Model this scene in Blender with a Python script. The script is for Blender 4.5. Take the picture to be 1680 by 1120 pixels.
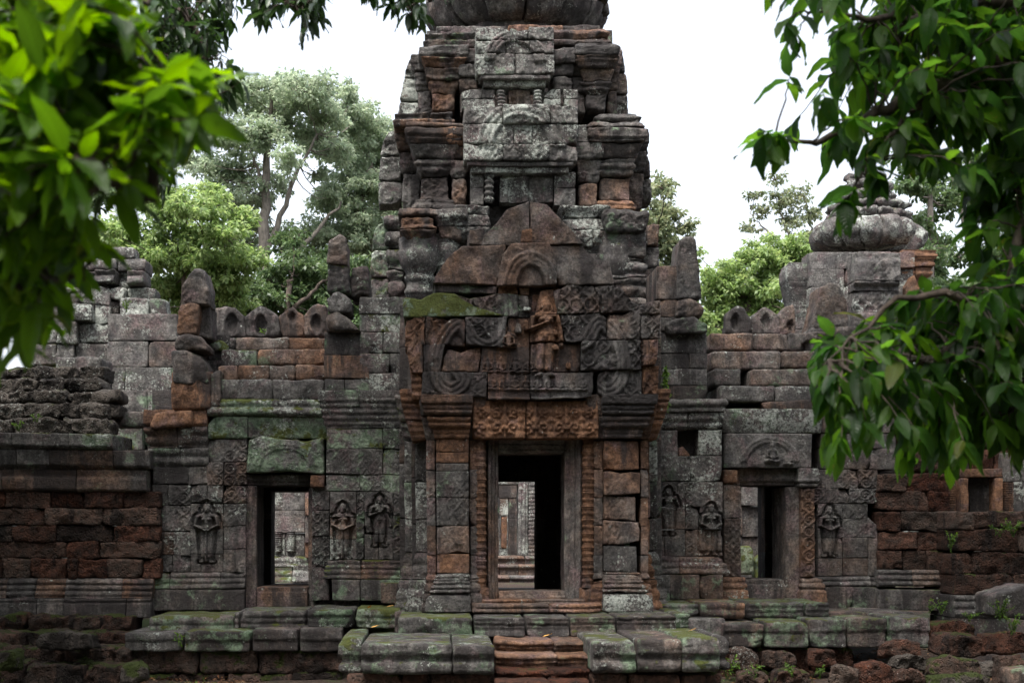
import bpy, math, random
import numpy as np
from mathutils import Vector, Matrix, Euler

for o in list(bpy.data.objects):
    bpy.data.objects.remove(o)
S = bpy.context.scene
COL = S.collection
random.seed(11)
R = np.random.default_rng(11)
rad = math.radians

# ------------------------------------------------------------------ camera
ZC, F, TH, HZ = 1.6, 2260.0, rad(3.2), 880.0
cd = bpy.data.cameras.new('camera')
cam = bpy.data.objects.new('camera', cd)
COL.objects.link(cam)
S.camera = cam
cam.location = (0, 0, ZC)
cam.rotation_euler = (rad(90), 0, -TH)
cd.sensor_width = 36.0
cd.sensor_fit = 'HORIZONTAL'
cd.lens = F / 1680 * 36
cd.shift_y = (HZ - 560) / 1680
cd.clip_start = 0.1
cd.clip_end = 2000
cd.dof.use_dof = True
cd.dof.focus_distance = 21.0
cd.dof.aperture_fstop = 3.2

# ------------------------------------------------------------------ world, sun, exposure
SUN_EL, SUN_AZ = rad(66), rad(205)          # high behind the clouds, a little behind the viewer
w = bpy.data.worlds.new('World')
S.world = w
w.use_nodes = True
wn, wl = w.node_tree.nodes, w.node_tree.links
bg = wn['Background']
sky = wn.new('ShaderNodeTexSky')
sky.sky_type = 'NISHITA'
sky.sun_disc = False
sky.sun_elevation = SUN_EL
sky.sun_rotation = SUN_AZ
sky.air_density = 1.0
sky.dust_density = 4.0
sky.ozone_density = 1.0
hs = wn.new('ShaderNodeHueSaturation')
hs.inputs['Saturation'].default_value = 0.38
wl.new(sky.outputs[0], hs.inputs['Color'])
wl.new(hs.outputs[0], bg.inputs['Color'])
bg.inputs['Strength'].default_value = 0.15
sl = bpy.data.lights.new('sun', 'SUN')
sl.energy = 1.5
sl.angle = rad(15)
sl.color = (1.0, 0.96, 0.9)
sun = bpy.data.objects.new('sun', sl)
COL.objects.link(sun)
sdir = Vector((math.sin(SUN_AZ) * math.cos(SUN_EL), math.cos(SUN_AZ) * math.cos(SUN_EL), math.sin(SUN_EL)))
sun.rotation_euler = sdir.to_track_quat('Z', 'Y').to_euler()
S.view_settings.view_transform = 'Standard'
S.view_settings.look = 'None'
S.view_settings.gamma = 1.0
S.view_settings.exposure = 1.6
S.render.engine = 'CYCLES'
S.cycles.max_bounces = 8
S.cycles.use_denoising = True

# ------------------------------------------------------------------ photo pixel -> world, on a plane Y = const
def WX(px, Y):
    return Y * np.tan(TH + np.arctan((np.asarray(px, float) - 840) / F))
def WD(px, Y):
    a = np.arctan((np.asarray(px, float) - 840) / F)
    return Y * np.cos(a) / np.cos(TH + a)
def WZ(px, py, Y):
    return ZC + (HZ - np.asarray(py, float)) * WD(px, Y) / F
def P2(px, py, Y):
    return float(WX(px, Y)), float(WZ(px, py, Y))
def P3(px, py, Y):
    return np.array([float(WX(px, Y)), Y, float(WZ(px, py, Y))])
def M_(n, Y):                       # n pixels in metres at depth Y
    return n * Y / F

# ------------------------------------------------------------------ vectorised noise
def _h(ix, iy, iz, s):
    n = (ix * 374761393 + iy * 668265263 + iz * 1274126177 + s * 974634777) & 0xffffffff
    n = ((n ^ (n >> 13)) * 1274126177) & 0xffffffff
    n = n ^ (n >> 16)
    return (n & 0xffffff) / 8388607.5 - 1.0
def vn(p, s=0):
    f = np.floor(p)
    i = f.astype(np.int64)
    t = p - f
    t = t * t * (3 - 2 * t)
    r = 0
    for dx in (0, 1):
        wx = t[:, 0] if dx else 1 - t[:, 0]
        for dy in (0, 1):
            wy = t[:, 1] if dy else 1 - t[:, 1]
            for dz in (0, 1):
                wz = t[:, 2] if dz else 1 - t[:, 2]
                r = r + wx * wy * wz * _h(i[:, 0] + dx, i[:, 1] + dy, i[:, 2] + dz, s)
    return r
def fbm(p, o=3, s=0):
    r, a, q = 0, 1.0, p
    for k in range(o):
        r = r + a * vn(q, s + k * 17)
        q = q * 2.07 + 3.1
        a *= 0.5
    return r
def n2(x, z, k=1.0, s=0, o=2):
    x = np.asarray(x, float); z = np.asarray(z, float)
    sh = x.shape
    p = np.stack([x.ravel() * k, np.full(x.size, 0.37), z.ravel() * k], 1)
    return fbm(p, o, s).reshape(sh)
def sstep(a, b, x):
    t = np.clip((x - a) / (b - a), 0, 1)
    return t * t * (3 - 2 * t)

# ------------------------------------------------------------------ mesh accumulator
class MB:
    def __init__(s):
        s.v, s.f, s.t, s.a, s.o, s.uv, s.n = [], [], [], [], [], [], 0
    def add(s, v, f, tint=(0.3, 0.3, 0.3, 0.2), amp=0.0, off=0.0, uv=None):
        v = np.asarray(v, float)
        k = len(v)
        s.v.append(v)
        for g in (f if isinstance(f, list) else [f]):
            s.f.append(np.asarray(g, np.int64) + s.n)
        t = np.asarray(tint, float)
        s.t.append(np.tile(t, (k, 1)) if t.ndim == 1 else t)
        s.a.append(np.full(k, amp)); s.o.append(np.full(k, off))
        s.uv.append(np.zeros((k, 2)) if uv is None else uv)
        s.n += k
        return s
    def build(s, name, mat, parent=None, origin=None, smooth=True, sag=0.0):
        v = np.concatenate(s.v); t = np.concatenate(s.t)
        a = np.concatenate(s.a); of = np.concatenate(s.o); uv = np.concatenate(s.uv)
        m = a > 0
        if m.any():
            p = v[m]; oo = of[m][:, None] * np.array([[1.0, 0.7, 0.4]])
            q = p + oo
            A = a[m][:, None]
            d = np.stack([fbm(q * 4.0, 2, 5) + .6 * fbm(q * 15, 2, 8), 1.5 * fbm(q * 5.0, 2, 21) + .8 * fbm(q * 17, 2, 25),
                          fbm(q * 4.0, 2, 37) + .6 * fbm(q * 15, 2, 31)], 1)
            v[m] = p + d * A
            if sag:
                v[m] += sag * np.stack([vn(p * .8, 3), vn(p * .8, 4), vn(p * .6, 6)], 1)
        if origin is not None:
            v = v - np.asarray(origin, float)
        me = bpy.data.meshes.new(name)
        me.vertices.add(len(v))
        me.vertices.foreach_set('co', v.ravel().astype(np.float32))
        cnt = sum(g.size for g in s.f)
        npol = sum(len(g) for g in s.f)
        me.loops.add(cnt); me.polygons.add(npol)
        li = np.concatenate([g.ravel() for g in s.f])
        tot = np.concatenate([np.full(len(g), g.shape[1]) for g in s.f])
        me.loops.foreach_set('vertex_index', li.astype(np.int32))
        me.polygons.foreach_set('loop_start', np.concatenate([[0], np.cumsum(tot)[:-1]]).astype(np.int32))
        try:
            me.polygons.foreach_set('loop_total', tot.astype(np.int32))
        except Exception:
            pass
        me.polygons.foreach_set('use_smooth', np.full(npol, smooth))
        at = me.attributes.new('tint', 'FLOAT_COLOR', 'POINT')
        at.data.foreach_set('color', t.ravel().astype(np.float32))
        if np.any(uv):
            ul = me.uv_layers.new(name='leaf')
            ul.data.foreach_set('uv', uv[li].ravel().astype(np.float32))
        me.update(calc_edges=True)
        me.validate()
        me.materials.append(mat)
        o = bpy.data.objects.new(name, me)
        COL.objects.link(o)
        if origin is not None:
            o.location = origin
        if parent is not None:
            put(o, parent)
        return o

def gloc(o):
    v = Vector((0, 0, 0))
    while o is not None:
        v = v + Vector(o.location)
        o = o.parent
    return v
def put(o, parent):                 # parent without moving (no rotated parents are used while building)
    l = Vector(o.location) - gloc(parent)
    o.parent = parent
    o.location = l
def tag(o, label, cat=None, group=None, kind=None):
    if label: o['label'] = label
    if cat: o['category'] = cat
    if group: o['group'] = group
    if kind: o['kind'] = kind
    return o
def thing(name, loc, label, cat, group=None):
    o = bpy.data.objects.new(name, None)
    o.empty_display_size = .2
    COL.objects.link(o)
    o.location = loc
    return tag(o, label, cat, group)

# ------------------------------------------------------------------ the stone primitive
_lat = {}
def lattice(a, b, c):
    k = (a, b, c)
    if k in _lat:
        return _lat[k]
    I, J, K = np.meshgrid(np.arange(a), np.arange(b), np.arange(c), indexing='ij')
    m = (I == 0) | (I == a - 1) | (J == 0) | (J == b - 1) | (K == 0) | (K == c - 1)
    idx = -np.ones((a, b, c), np.int64)
    idx[m] = np.arange(m.sum())
    def q(g, flip):
        A, B, C, D = g[:-1, :-1], g[1:, :-1], g[1:, 1:], g[:-1, 1:]
        r = np.stack([A, B, C, D], -1).reshape(-1, 4)
        return r[:, ::-1] if flip else r
    fs = [q(idx[:, 0, :], False), q(idx[:, -1, :], True), q(idx[0, :, :], True), q(idx[-1, :, :], False),
          q(idx[:, :, 0], True), q(idx[:, :, -1], False)]
    _lat[k] = (I[m], J[m], K[m], np.concatenate(fs))
    return _lat[k]
def axl(L, seg, r):
    r = min(r, L * .3)
    n = max(1, int(round((L - 2 * r) / seg)))
    return np.concatenate([[0], np.linspace(r, L - r, n + 1), [L]]), r
def _pl(pts):
    p = np.asarray(pts, float)
    s = np.concatenate([[0], np.cumsum(np.hypot(*np.diff(p, axis=0).T))])
    s /= s[-1]
    return lambda u: (np.interp(u, s, p[:, 0]), np.interp(u, s, p[:, 1]))
_sid = [0]
def stone(M, bot, top, yf, dep, seg=.05, r=.012, prof=None, mL=0, mR=0, carve=None, amp=.006, jit=.007, rot=.004,
          chip=.3, tint=(.3, .3, .3, .2), tv=.1, sx=None, sz=None, ring=None):
    """a block between the polylines bot and top (x, z) on the plane y = yf, dep deep"""
    B, T = _pl(bot), _pl(top)
    bm, tm = np.asarray(bot, float), np.asarray(top, float)
    W = .5 * (np.hypot(*(bm[-1] - bm[0])) + np.hypot(*(tm[-1] - tm[0])))
    H = max(.02, np.mean(tm[:, 1]) - np.mean(bm[:, 1]))
    W = max(W, .03)
    la, ra = axl(W, sx or seg, r)
    lc, rc = axl(H, sz or seg, r)
    rb = min(r, dep * .3)
    lb = np.array([0, rb, dep * .3, dep * .65, dep - rb, dep])
    rr = min(ra, rc, rb)
    I, J, K, fc = lattice(len(la), len(lb), len(lc))
    a, b, c = la[I], lb[J], lc[K]
    p = np.stack([a, b, c], 1)
    lo = np.array([rr, rr, rr]); hi = np.array([W - rr, dep - rr, H - rr])
    q = np.clip(p, lo, hi)
    d = p - q
    L = np.linalg.norm(d, axis=1, keepdims=True)
    p = q + np.where(L > 1e-9, d / np.maximum(L, 1e-9) * rr, 0)
    u, b, wv = p[:, 0] / W, p[:, 1], p[:, 2] / H
    xb, zb = B(u); xt, zt = T(u)
    x = xb + (xt - xb) * wv
    z = zb + (zt - zb) * wv
    y = yf + b
    _sid[0] += 1
    sid = _sid[0]
    rs = np.random.default_rng(sid * 7 + 1)
    cxm, czm = x.mean(), z.mean()
    if prof is not None:
        pr = prof(z)
        y = y - pr * (1 - b / dep)
        if mL: x = x - mL * pr * np.clip(1 - p[:, 0] / min(W, .25), 0, 1)
        if mR: x = x + mR * pr * np.clip(1 - (W - p[:, 0]) / min(W, .25), 0, 1)
    if carve is not None:
        fm = (J == 0) | ((J == 1) & (b <= rr * 1.01))
        y = np.where(fm, y - carve(x, z), y)
    v = np.stack([x, y, z], 1)
    if chip and rs.random() < chip:
        for _ in range(rs.integers(1, 3)):
            cn = np.array([cxm + (rs.choice([-.5, .5]) if rs.random() < .7 else rs.uniform(-.5, .5)) * W, yf - .01,
                           czm + (rs.choice([-.5, .5])) * H])
            Rr = rs.uniform(.05, .16) * min(1, W / .35 + .3)
            dd = np.linalg.norm((v - cn) * np.array([1, 1, 1.0]), axis=1)
            pull = np.clip(1 - dd / Rr, 0, 1) ** .7 * Rr * .45
            ctr = np.array([cxm, yf + dep * .4, czm])
            dv = ctr - v
            dv /= np.maximum(np.linalg.norm(dv, axis=1, keepdims=True), 1e-6)
            v = v + dv * pull[:, None]
    if rot:
        g = rs.normal(0, rot); h = rs.normal(0, rot)
        X = v[:, 0] - cxm; Z = v[:, 2] - czm; Y = v[:, 1] - yf
        v = np.stack([cxm + X - g * Z, yf + Y + h * X, czm + Z + g * X], 1)
    v[:, 1] += rs.normal(0, jit)
    if ring is not None:                       # bend round a vertical axis: ring = (cx, cy, R)
        cx, cy, R0 = ring
        ph = v[:, 0] / R0
        rd = R0 - (v[:, 1] - yf)
        v = np.stack([cx + rd * np.sin(ph), cy - rd * np.cos(ph), v[:, 2]], 1)
    t = np.clip(np.asarray(tint) + rs.normal(0, tv, 4) * np.array([1.1, .7, .6, .6]), 0, 1)
    M.add(v, fc, t, amp, sid * 3.77 % 61)

def ps(M, bot, top, Y, dep, **k):              # outline given in photo pixels, on plane Y
    stone(M, [P2(a, b, Y) for a, b in bot], [P2(a, b, Y) for a, b in top], Y, dep, **k)
def bx(M, x0, y0, x1, y1, Y, dep, g=.4, **k):  # pixel rectangle x0..x1, y0 (top)..y1 (bottom)
    ps(M, [(x0 + g, y1 - g), (x1 - g, y1 - g)], [(x0 + g, y0 + g), (x1 - g, y0 + g)], Y, dep, **k)

def splits(x0, x1, w):
    n = max(1, int(round((x1 - x0) / w)))
    e = np.linspace(x0, x1, n + 1)
    if n > 1:
        e[1:-1] += R.uniform(-.4, .4, n - 1) * (x1 - x0) / n
    return list(e)
def ash(M, Y, dep, x0, x1, ys, w=75, holes=(), skip=(), wob=2.2, ends=(0, 0), tintf=None, miss=0, g=.35, **k):
    """ashlar rows in photo pixels; ys from top to bottom"""
    for ya, yb in zip(ys[:-1], ys[1:]):
        iv = [(x0, x1)]
        for hx0, hx1, hy0, hy1 in holes:
            if hy0 < .5 * (ya + yb) < hy1:
                nv = []
                for a, b in iv:
                    if hx0 > a: nv.append((a, min(b, hx0)))
                    if hx1 < b: nv.append((max(a, hx1), b))
                iv = [(a, b) for a, b in nv if b - a > 3]
        for a, b in iv:
            e = splits(a, b, w * R.uniform(.7, 1.5))
            for i, (p, q) in enumerate(zip(e[:-1], e[1:])):
                if miss and R.random() < miss:
                    continue
                kk = dict(k)
                if ends[0] and p <= x0 + .1: kk['mL'] = ends[0]
                if ends[1] and q >= x1 - .1: kk['mR'] = ends[1]
                if tintf is not None: kk['tint'] = tintf(.5 * (p + q), .5 * (ya + yb))
                j = R.uniform(-wob, wob, 4) * .6
                ps(M, [(p + g, yb - g + j[0]), (q - g, yb - g + j[1])], [(p + g + j[2] * .6, ya + g), (q - g + j[3] * .6, ya + g)], Y, dep, **kk)

def prof_px(pts, Y, px=860):
    """moulding: [(py, metres out)], linear between"""
    zz = np.array([float(WZ(px, p, Y)) for p, _ in pts]); oo = np.array([o for _, o in pts], float)
    s = np.argsort(zz)
    zz, oo = zz[s], oo[s]
    return lambda z: np.interp(z, zz, oo)
def bands(y0, y1, lo, hi, n, d=.03, top=0):
    """n little torus bands between pixel rows y0 (top) and y1, drifting from hi (at y0) to lo (at y1) metres out"""
    pts = []
    m = n * 6
    for i in range(m + 1):
        t = i / m
        base = hi + (lo - hi) * t
        pts.append((y0 + (y1 - y0) * t, base + d * abs(math.sin(math.pi * t * n)) ** .6 - d * .5))
    return pts
def lathe(M, cx, cy, prof, n=16, tint=(.3, .3, .3, .2), amp=.003, lob=0, k=0):
    z = np.array([p[0] for p in prof]); r = np.array([p[1] for p in prof])
    th = np.linspace(0, 2 * math.pi, n, endpoint=False)
    rr = r[:, None] * (1 + lob * np.cos(k * th)[None, :])
    v = np.stack([cx + rr * np.cos(th), cy + rr * np.sin(th), np.repeat(z[:, None], n, 1)], -1).reshape(-1, 3)
    m = len(z)
    g = np.arange(m * n).reshape(m, n)
    g2 = np.roll(g, -1, 1)
    f = np.stack([g[:-1], g2[:-1], g2[1:], g[1:]], -1).reshape(-1, 4)
    v = np.concatenate([v, [[cx, cy, z[0]], [cx, cy, z[-1]]]])
    t1 = np.stack([g2[0], g[0], np.full(n, m * n)], -1)
    t2 = np.stack([g[-1], g2[-1], np.full(n, m * n + 1)], -1)
    _sid[0] += 1
    M.add(v, [f, t1, t2], tint, amp, _sid[0] * 1.9 % 37)
def tube(M, pts, rads, n=7, tint=(.3, .3, .3, .2), amp=0):
    pts = np.asarray(pts, float)
    rads = np.asarray(rads, float)
    tg = np.gradient(pts, axis=0)
    tg /= np.maximum(np.linalg.norm(tg, axis=1, keepdims=True), 1e-9)
    ref = np.array([.31, .22, .92]) if abs(tg[0, 2]) < .8 else np.array([1., .1, 0])
    s = np.cross(tg, ref); s /= np.linalg.norm(s, axis=1, keepdims=True)
    b = np.cross(tg, s)
    th = np.linspace(0, 2 * math.pi, n, endpoint=False)
    v = (pts[:, None] + rads[:, None, None] * (np.cos(th)[None, :, None] * s[:, None] + np.sin(th)[None, :, None] * b[:, None])).reshape(-1, 3)
    m = len(pts)
    g = np.arange(m * n).reshape(m, n); g2 = np.roll(g, -1, 1)
    f = np.stack([g[:-1], g[1:], g2[1:], g2[:-1]], -1).reshape(-1, 4)
    M.add(v, f, tint, amp, 0)
def curve(pts, n=14, wob=0, seed=0):
    """smooth polyline through 3-D points"""
    p = np.asarray(pts, float)
    t = np.linspace(0, len(p) - 1, n)
    q = np.vstack([2 * p[0] - p[1], p, 2 * p[-1] - p[-2]])
    out = []
    for s in t:
        i = min(int(s), len(p) - 2); u = s - i
        a, b, c, d = q[i], q[i + 1], q[i + 2], q[i + 3]
        out.append(.5 * ((2 * b) + (c - a) * u + (2 * a - 5 * b + 4 * c - d) * u * u + (3 * b - a - 3 * c + d) * u ** 3))
    out = np.array(out)
    if wob:
        rs = np.random.default_rng(seed)
        out[1:-1] += rs.normal(0, wob, (len(out) - 2, 3))
    return out

# ------------------------------------------------------------------ materials
def nmat(name):
    m = bpy.data.materials.new(name)
    m.use_nodes = True
    nt = m.node_tree
    b = nt.nodes['Principled BSDF']
    return m, nt.nodes, nt.links, b
class G:                                   # small node-graph helper
    def __init__(s, N, L): s.N, s.L = N, L
    def _in(s, sock, v):
        if isinstance(v, bpy.types.NodeSocket): s.L.new(v, sock)
        elif v is not None:
            if hasattr(sock.default_value, '__len__') and not hasattr(v, '__len__'): v = (v, v, v)
            if hasattr(v, '__len__') and len(v) == 3 and len(sock.default_value) == 4: v = (*v, 1)
            sock.default_value = v
    def noise(s, vec, scale, det=4, rough=.6, dist=0, col=False):
        n = s.N.new('ShaderNodeTexNoise')
        s._in(n.inputs['Vector'], vec); n.inputs['Scale'].default_value = scale
        n.inputs['Detail'].default_value = det; n.inputs['Roughness'].default_value = rough
        n.inputs['Distortion'].default_value = dist
        return n.outputs['Color' if col else 'Fac']
    def vor(s, vec, scale, feat='F1', out='Distance', rnd=1):
        n = s.N.new('ShaderNodeTexVoronoi')
        n.feature = feat
        s._in(n.inputs['Vector'], vec); n.inputs['Scale'].default_value = scale
        n.inputs['Randomness'].default_value = rnd
        return n.outputs[out]
    def math(s, op, a, b=None, c=None, clamp=False):
        n = s.N.new('ShaderNodeMath'); n.operation = op; n.use_clamp = clamp
        s._in(n.inputs[0], a); s._in(n.inputs[1], b)
        if c is not None: s._in(n.inputs[2], c)
        return n.outputs[0]
    def rng(s, v, a, b, lo=0, hi=1, smooth=True):
        n = s.N.new('ShaderNodeMapRange'); n.interpolation_type = 'SMOOTHSTEP' if smooth else 'LINEAR'
        s._in(n.inputs['Value'], v); s._in(n.inputs['From Min'], a); s._in(n.inputs['From Max'], b)
        n.inputs['To Min'].default_value = lo; n.inputs['To Max'].default_value = hi
        return n.outputs[0]
    def mix(s, f, a, b, mode='MIX'):
        n = s.N.new('ShaderNodeMix'); n.data_type = 'RGBA'; n.blend_type = mode
        s._in(n.inputs[0], f); s._in(n.inputs[6], a); s._in(n.inputs[7], b)
        return n.outputs[2]
    def scale(s, vec, sc):
        n = s.N.new('ShaderNodeMapping'); s.L.new(vec, n.inputs['Vector']); n.inputs['Scale'].default_value = sc
        return n.outputs[0]
    def bump(s, h, strength, dist, nrm=None):
        n = s.N.new('ShaderNodeBump'); n.inputs['Strength'].default_value = strength; n.inputs['Distance'].default_value = dist
        s.L.new(h, n.inputs['Height'])
        if nrm is not None: s.L.new(nrm, n.inputs['Normal'])
        return n.outputs[0]
    def base(s):
        co = s.N.new('ShaderNodeTexCoord').outputs['Object']
        g = s.N.new('ShaderNodeNewGeometry')
        return s.N, co, g
    def pos(s):
        return s.N.new('ShaderNodeNewGeometry').outputs['Position']
    def val(s, v, h):                       # colour times a number
        n = s.N.new('ShaderNodeVectorMath'); n.operation = 'SCALE'
        s.L.new(v, n.inputs[0]); s._in(n.inputs['Scale'], h)
        return n.outputs[0]

def stone_mat(name, grey=((.06, .056, .056), (.16, .15, .138)), warm=((.085, .046, .03), (.24, .125, .07)), bumpy=1.0):
    m, N, L, b = nmat(name)
    g = G(N, L)
    geo = N.new('ShaderNodeNewGeometry')
    pos, isl, nor = geo.outputs['Position'], geo.outputs['Random Per Island'], geo.outputs['Normal']
    at = N.new('ShaderNodeAttribute'); at.attribute_name = 'tint'
    sp = N.new('ShaderNodeSeparateColor'); L.new(at.outputs['Color'], sp.inputs[0])
    tr, tg_, tb, ta = sp.outputs[0], sp.outputs[1], sp.outputs[2], at.outputs['Alpha']
    n1 = g.noise(pos, 1.3, 5, .65)
    nB = g.noise(pos, 5.5, 8, .68)
    nC = g.noise(pos, 26, 6, .7)
    c_g = g.mix(g.rng(nB, .3, .7), grey[0], grey[1])
    c_w = g.mix(g.rng(nB, .3, .7), warm[0], warm[1])
    c_p = g.mix(g.rng(nC, .3, .7), (.085, .058, .06), (.17, .115, .115))          # purple-brown laminae
    f = g.math('ADD', tr, g.math('MULTIPLY', g.math('SUBTRACT', n1, .5), .9))
    f = g.rng(f, .25, .8)
    c = g.mix(f, c_g, c_w)
    c = g.mix(g.math('MULTIPLY', g.rng(g.noise(pos, 2.2, 4, .6, .5), .5, .7), .75), c, c_p)
    c = g.val(c, g.rng(isl, 0, 1, .72, 1.25, False))
    c = g.val(c, g.rng(nC, .28, .72, .5, 1.45))
    c = g.val(c, g.rng(g.noise(pos, 3.6, 6, .7, .4), .3, .7, .6, 1.4))
    # black water stain in vertical runs
    st = g.noise(g.scale(pos, (2.6, 2.6, .42)), 1.0, 7, .66, .4)
    k = g.math('ADD', g.math('MULTIPLY', st, .75), g.math('MULTIPLY', nB, .25))
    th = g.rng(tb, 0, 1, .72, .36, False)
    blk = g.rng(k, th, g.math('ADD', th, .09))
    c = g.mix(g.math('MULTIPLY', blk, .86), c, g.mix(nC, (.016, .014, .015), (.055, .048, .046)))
    # green algae film
    al = g.noise(pos, 2.4, 7, .7, .2)
    tha = g.rng(ta, 0, 1, .72, .38, False)
    alg = g.rng(al, tha, g.math('ADD', tha, .1))
    c = g.mix(g.math('MULTIPLY', alg, g.rng(nC, .3, .65, .25, .85)), c, g.mix(g.rng(nB, .3, .7), (.055, .11, .05), (.30, .40, .27)))
    # pale crust lichen: ragged fields plus round spots
    lf = g.math('ADD', g.math('MULTIPLY', g.noise(pos, 1.9, 4, .62, .3), .5), g.math('MULTIPLY', g.noise(pos, 21, 7, .75), .5))
    thl = g.rng(tg_, 0, 1, .66, .465, False)
    lic = g.rng(lf, thl, g.math('ADD', thl, .04))
    c = g.mix(g.math('MULTIPLY', lic, .85), c, g.mix(g.rng(nC, .3, .7), (.20, .225, .20), (.60, .62, .56)))
    sf = g.math('ADD', g.noise(pos, 33, 5, .7), g.math('MULTIPLY', g.math('SUBTRACT', g.noise(pos, 1.7, 4, .65), .5), .9))
    ths = g.rng(tg_, 0, 1, .86, .55, False)
    spk = g.rng(sf, ths, g.math('ADD', ths, .06))
    c = g.mix(g.math('MULTIPLY', spk, .75), c, g.mix(nB, (.30, .33, .29), (.62, .64, .58)))
    v = N.new('ShaderNodeTexVoronoi')
    L.new(pos, v.inputs['Vector']); v.inputs['Scale'].default_value = 9
    sv = N.new('ShaderNodeSeparateColor'); L.new(v.outputs['Color'], sv.inputs[0])
    spt = g.math('MULTIPLY', g.rng(g.math('ADD', v.outputs['Distance'], g.math('MULTIPLY', g.noise(pos, 30, 3), .25)), g.math('ADD', g.math('MULTIPLY', sv.outputs[1], .22), .16), .12), g.math('GREATER_THAN', g.math('ADD', g.math('ADD', sv.outputs[0], g.math('MULTIPLY', tg_, .25)), g.math('MULTIPLY', n1, .5)), 1.16))
    c = g.mix(g.math('MULTIPLY', spt, .75), c, (.45, .47, .43))
    # moss cushions on upward faces
    sn = N.new('ShaderNodeSeparateXYZ'); L.new(nor, sn.inputs[0])
    mo = g.math('ADD', g.noise(pos, 4.0, 6, .65), g.math('MULTIPLY', g.math('MAXIMUM', sn.outputs[2], 0), .16))
    thm = g.rng(ta, 0.15, 1, .86, .47, False)
    mos = g.rng(mo, thm, g.math('ADD', thm, .08))
    c = g.mix(g.math('MULTIPLY', mos, .92), c, g.mix(g.noise(pos, 40, 3), (.018, .024, .006), (.12, .135, .022)))
    L.new(c, b.inputs['Base Color'])
    b.inputs['Roughness'].default_value = .88
    b.inputs['Specular IOR Level'].default_value = .25
    h = g.math('ADD', g.math('MULTIPLY', g.noise(pos, 11, 8, .72), 1.0), g.math('MULTIPLY', g.noise(pos, 55, 5, .7), .45))
    h = g.math('ADD', h, g.math('MULTIPLY', lic, .12))
    h = g.math('ADD', h, g.math('MULTIPLY', mos, .25))
    pit = g.rng(g.vor(pos, 34), 0.0, .35, -.35, 0)
    h = g.math('ADD', h, g.math('MULTIPLY', pit, g.rng(nB, .45, .6)))
    L.new(g.bump(h, 1.0 * bumpy, .06), b.inputs['Normal'])
    return m
def laterite_mat(name, a=(.026, .015, .012), bcol=(.18, .062, .034)):
    m, N, L, b = nmat(name)
    g = G(N, L)
    geo = N.new('ShaderNodeNewGeometry')
    pos, isl, nor = geo.outputs['Position'], geo.outputs['Random Per Island'], geo.outputs['Normal']
    at = N.new('ShaderNodeAttribute'); at.attribute_name = 'tint'
    sp = N.new('ShaderNodeSeparateColor'); L.new(at.outputs['Color'], sp.inputs[0])
    tr, tg_, tb, ta = sp.outputs[0], sp.outputs[1], sp.outputs[2], at.outputs['Alpha']
    nB = g.noise(pos, 6, 8, .7); nC = g.noise(pos, 38, 5, .75)
    c = g.mix(g.math('MULTIPLY', g.rng(nB, .32, .68), g.rng(nC, .3, .7, .35, 1)), a, bcol)
    c = g.mix(g.math('MULTIPLY', g.math('SUBTRACT', 1, tr), .8), c, g.mix(nB, (.055, .05, .045), (.17, .145, .12)))
    c = g.val(c, g.rng(isl, 0, 1, .6, 1.35, False))
    st = g.noise(g.scale(pos, (2.6, 2.6, .8)), 1.0, 6, .65)
    th = g.rng(tb, 0, 1, .72, .36, False)
    c = g.mix(g.math('MULTIPLY', g.rng(st, th, g.math('ADD', th, .1)), .8), c, (.02, .017, .016))
    lf = g.noise(pos, 24, 7, .75)
    thl = g.rng(tg_, 0, 1, .7, .48, False)
    c = g.mix(g.math('MULTIPLY', g.rng(lf, thl, g.math('ADD', thl, .05)), .75), c, (.33, .34, .31))
    sn = N.new('ShaderNodeSeparateXYZ'); L.new(nor, sn.inputs[0])
    mo = g.math('ADD', g.noise(pos, 3.4, 6, .65), g.math('MULTIPLY', g.math('MAXIMUM', sn.outputs[2], 0), .2))
    thm = g.rng(ta, 0, 1, .84, .44, False)
    c = g.mix(g.math('MULTIPLY', g.rng(mo, thm, g.math('ADD', thm, .08)), .9), c, g.mix(nC, (.02, .03, .008), (.075, .10, .02)))
    L.new(c, b.inputs['Base Color'])
    b.inputs['Roughness'].default_value = .95
    b.inputs['Specular IOR Level'].default_value = .15
    pit = g.rng(g.vor(g.mix(.12, pos, g.noise(pos, 9, 3, .6, 0, True)), 26), .05, .5)
    pit2 = g.rng(g.vor(g.mix(.2, pos, g.noise(pos, 5, 4, .7, 0, True)), 11), .02, .3)
    h = g.math('ADD', g.math('MULTIPLY', pit, .7), g.math('MULTIPLY', g.noise(pos, 16, 7, .75), 1.3))
    h = g.math('ADD', h, g.math('MULTIPLY', pit2, .9))
    L.new(g.bump(h, 1.0, .085), b.inputs['Normal'])
    return m
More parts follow.
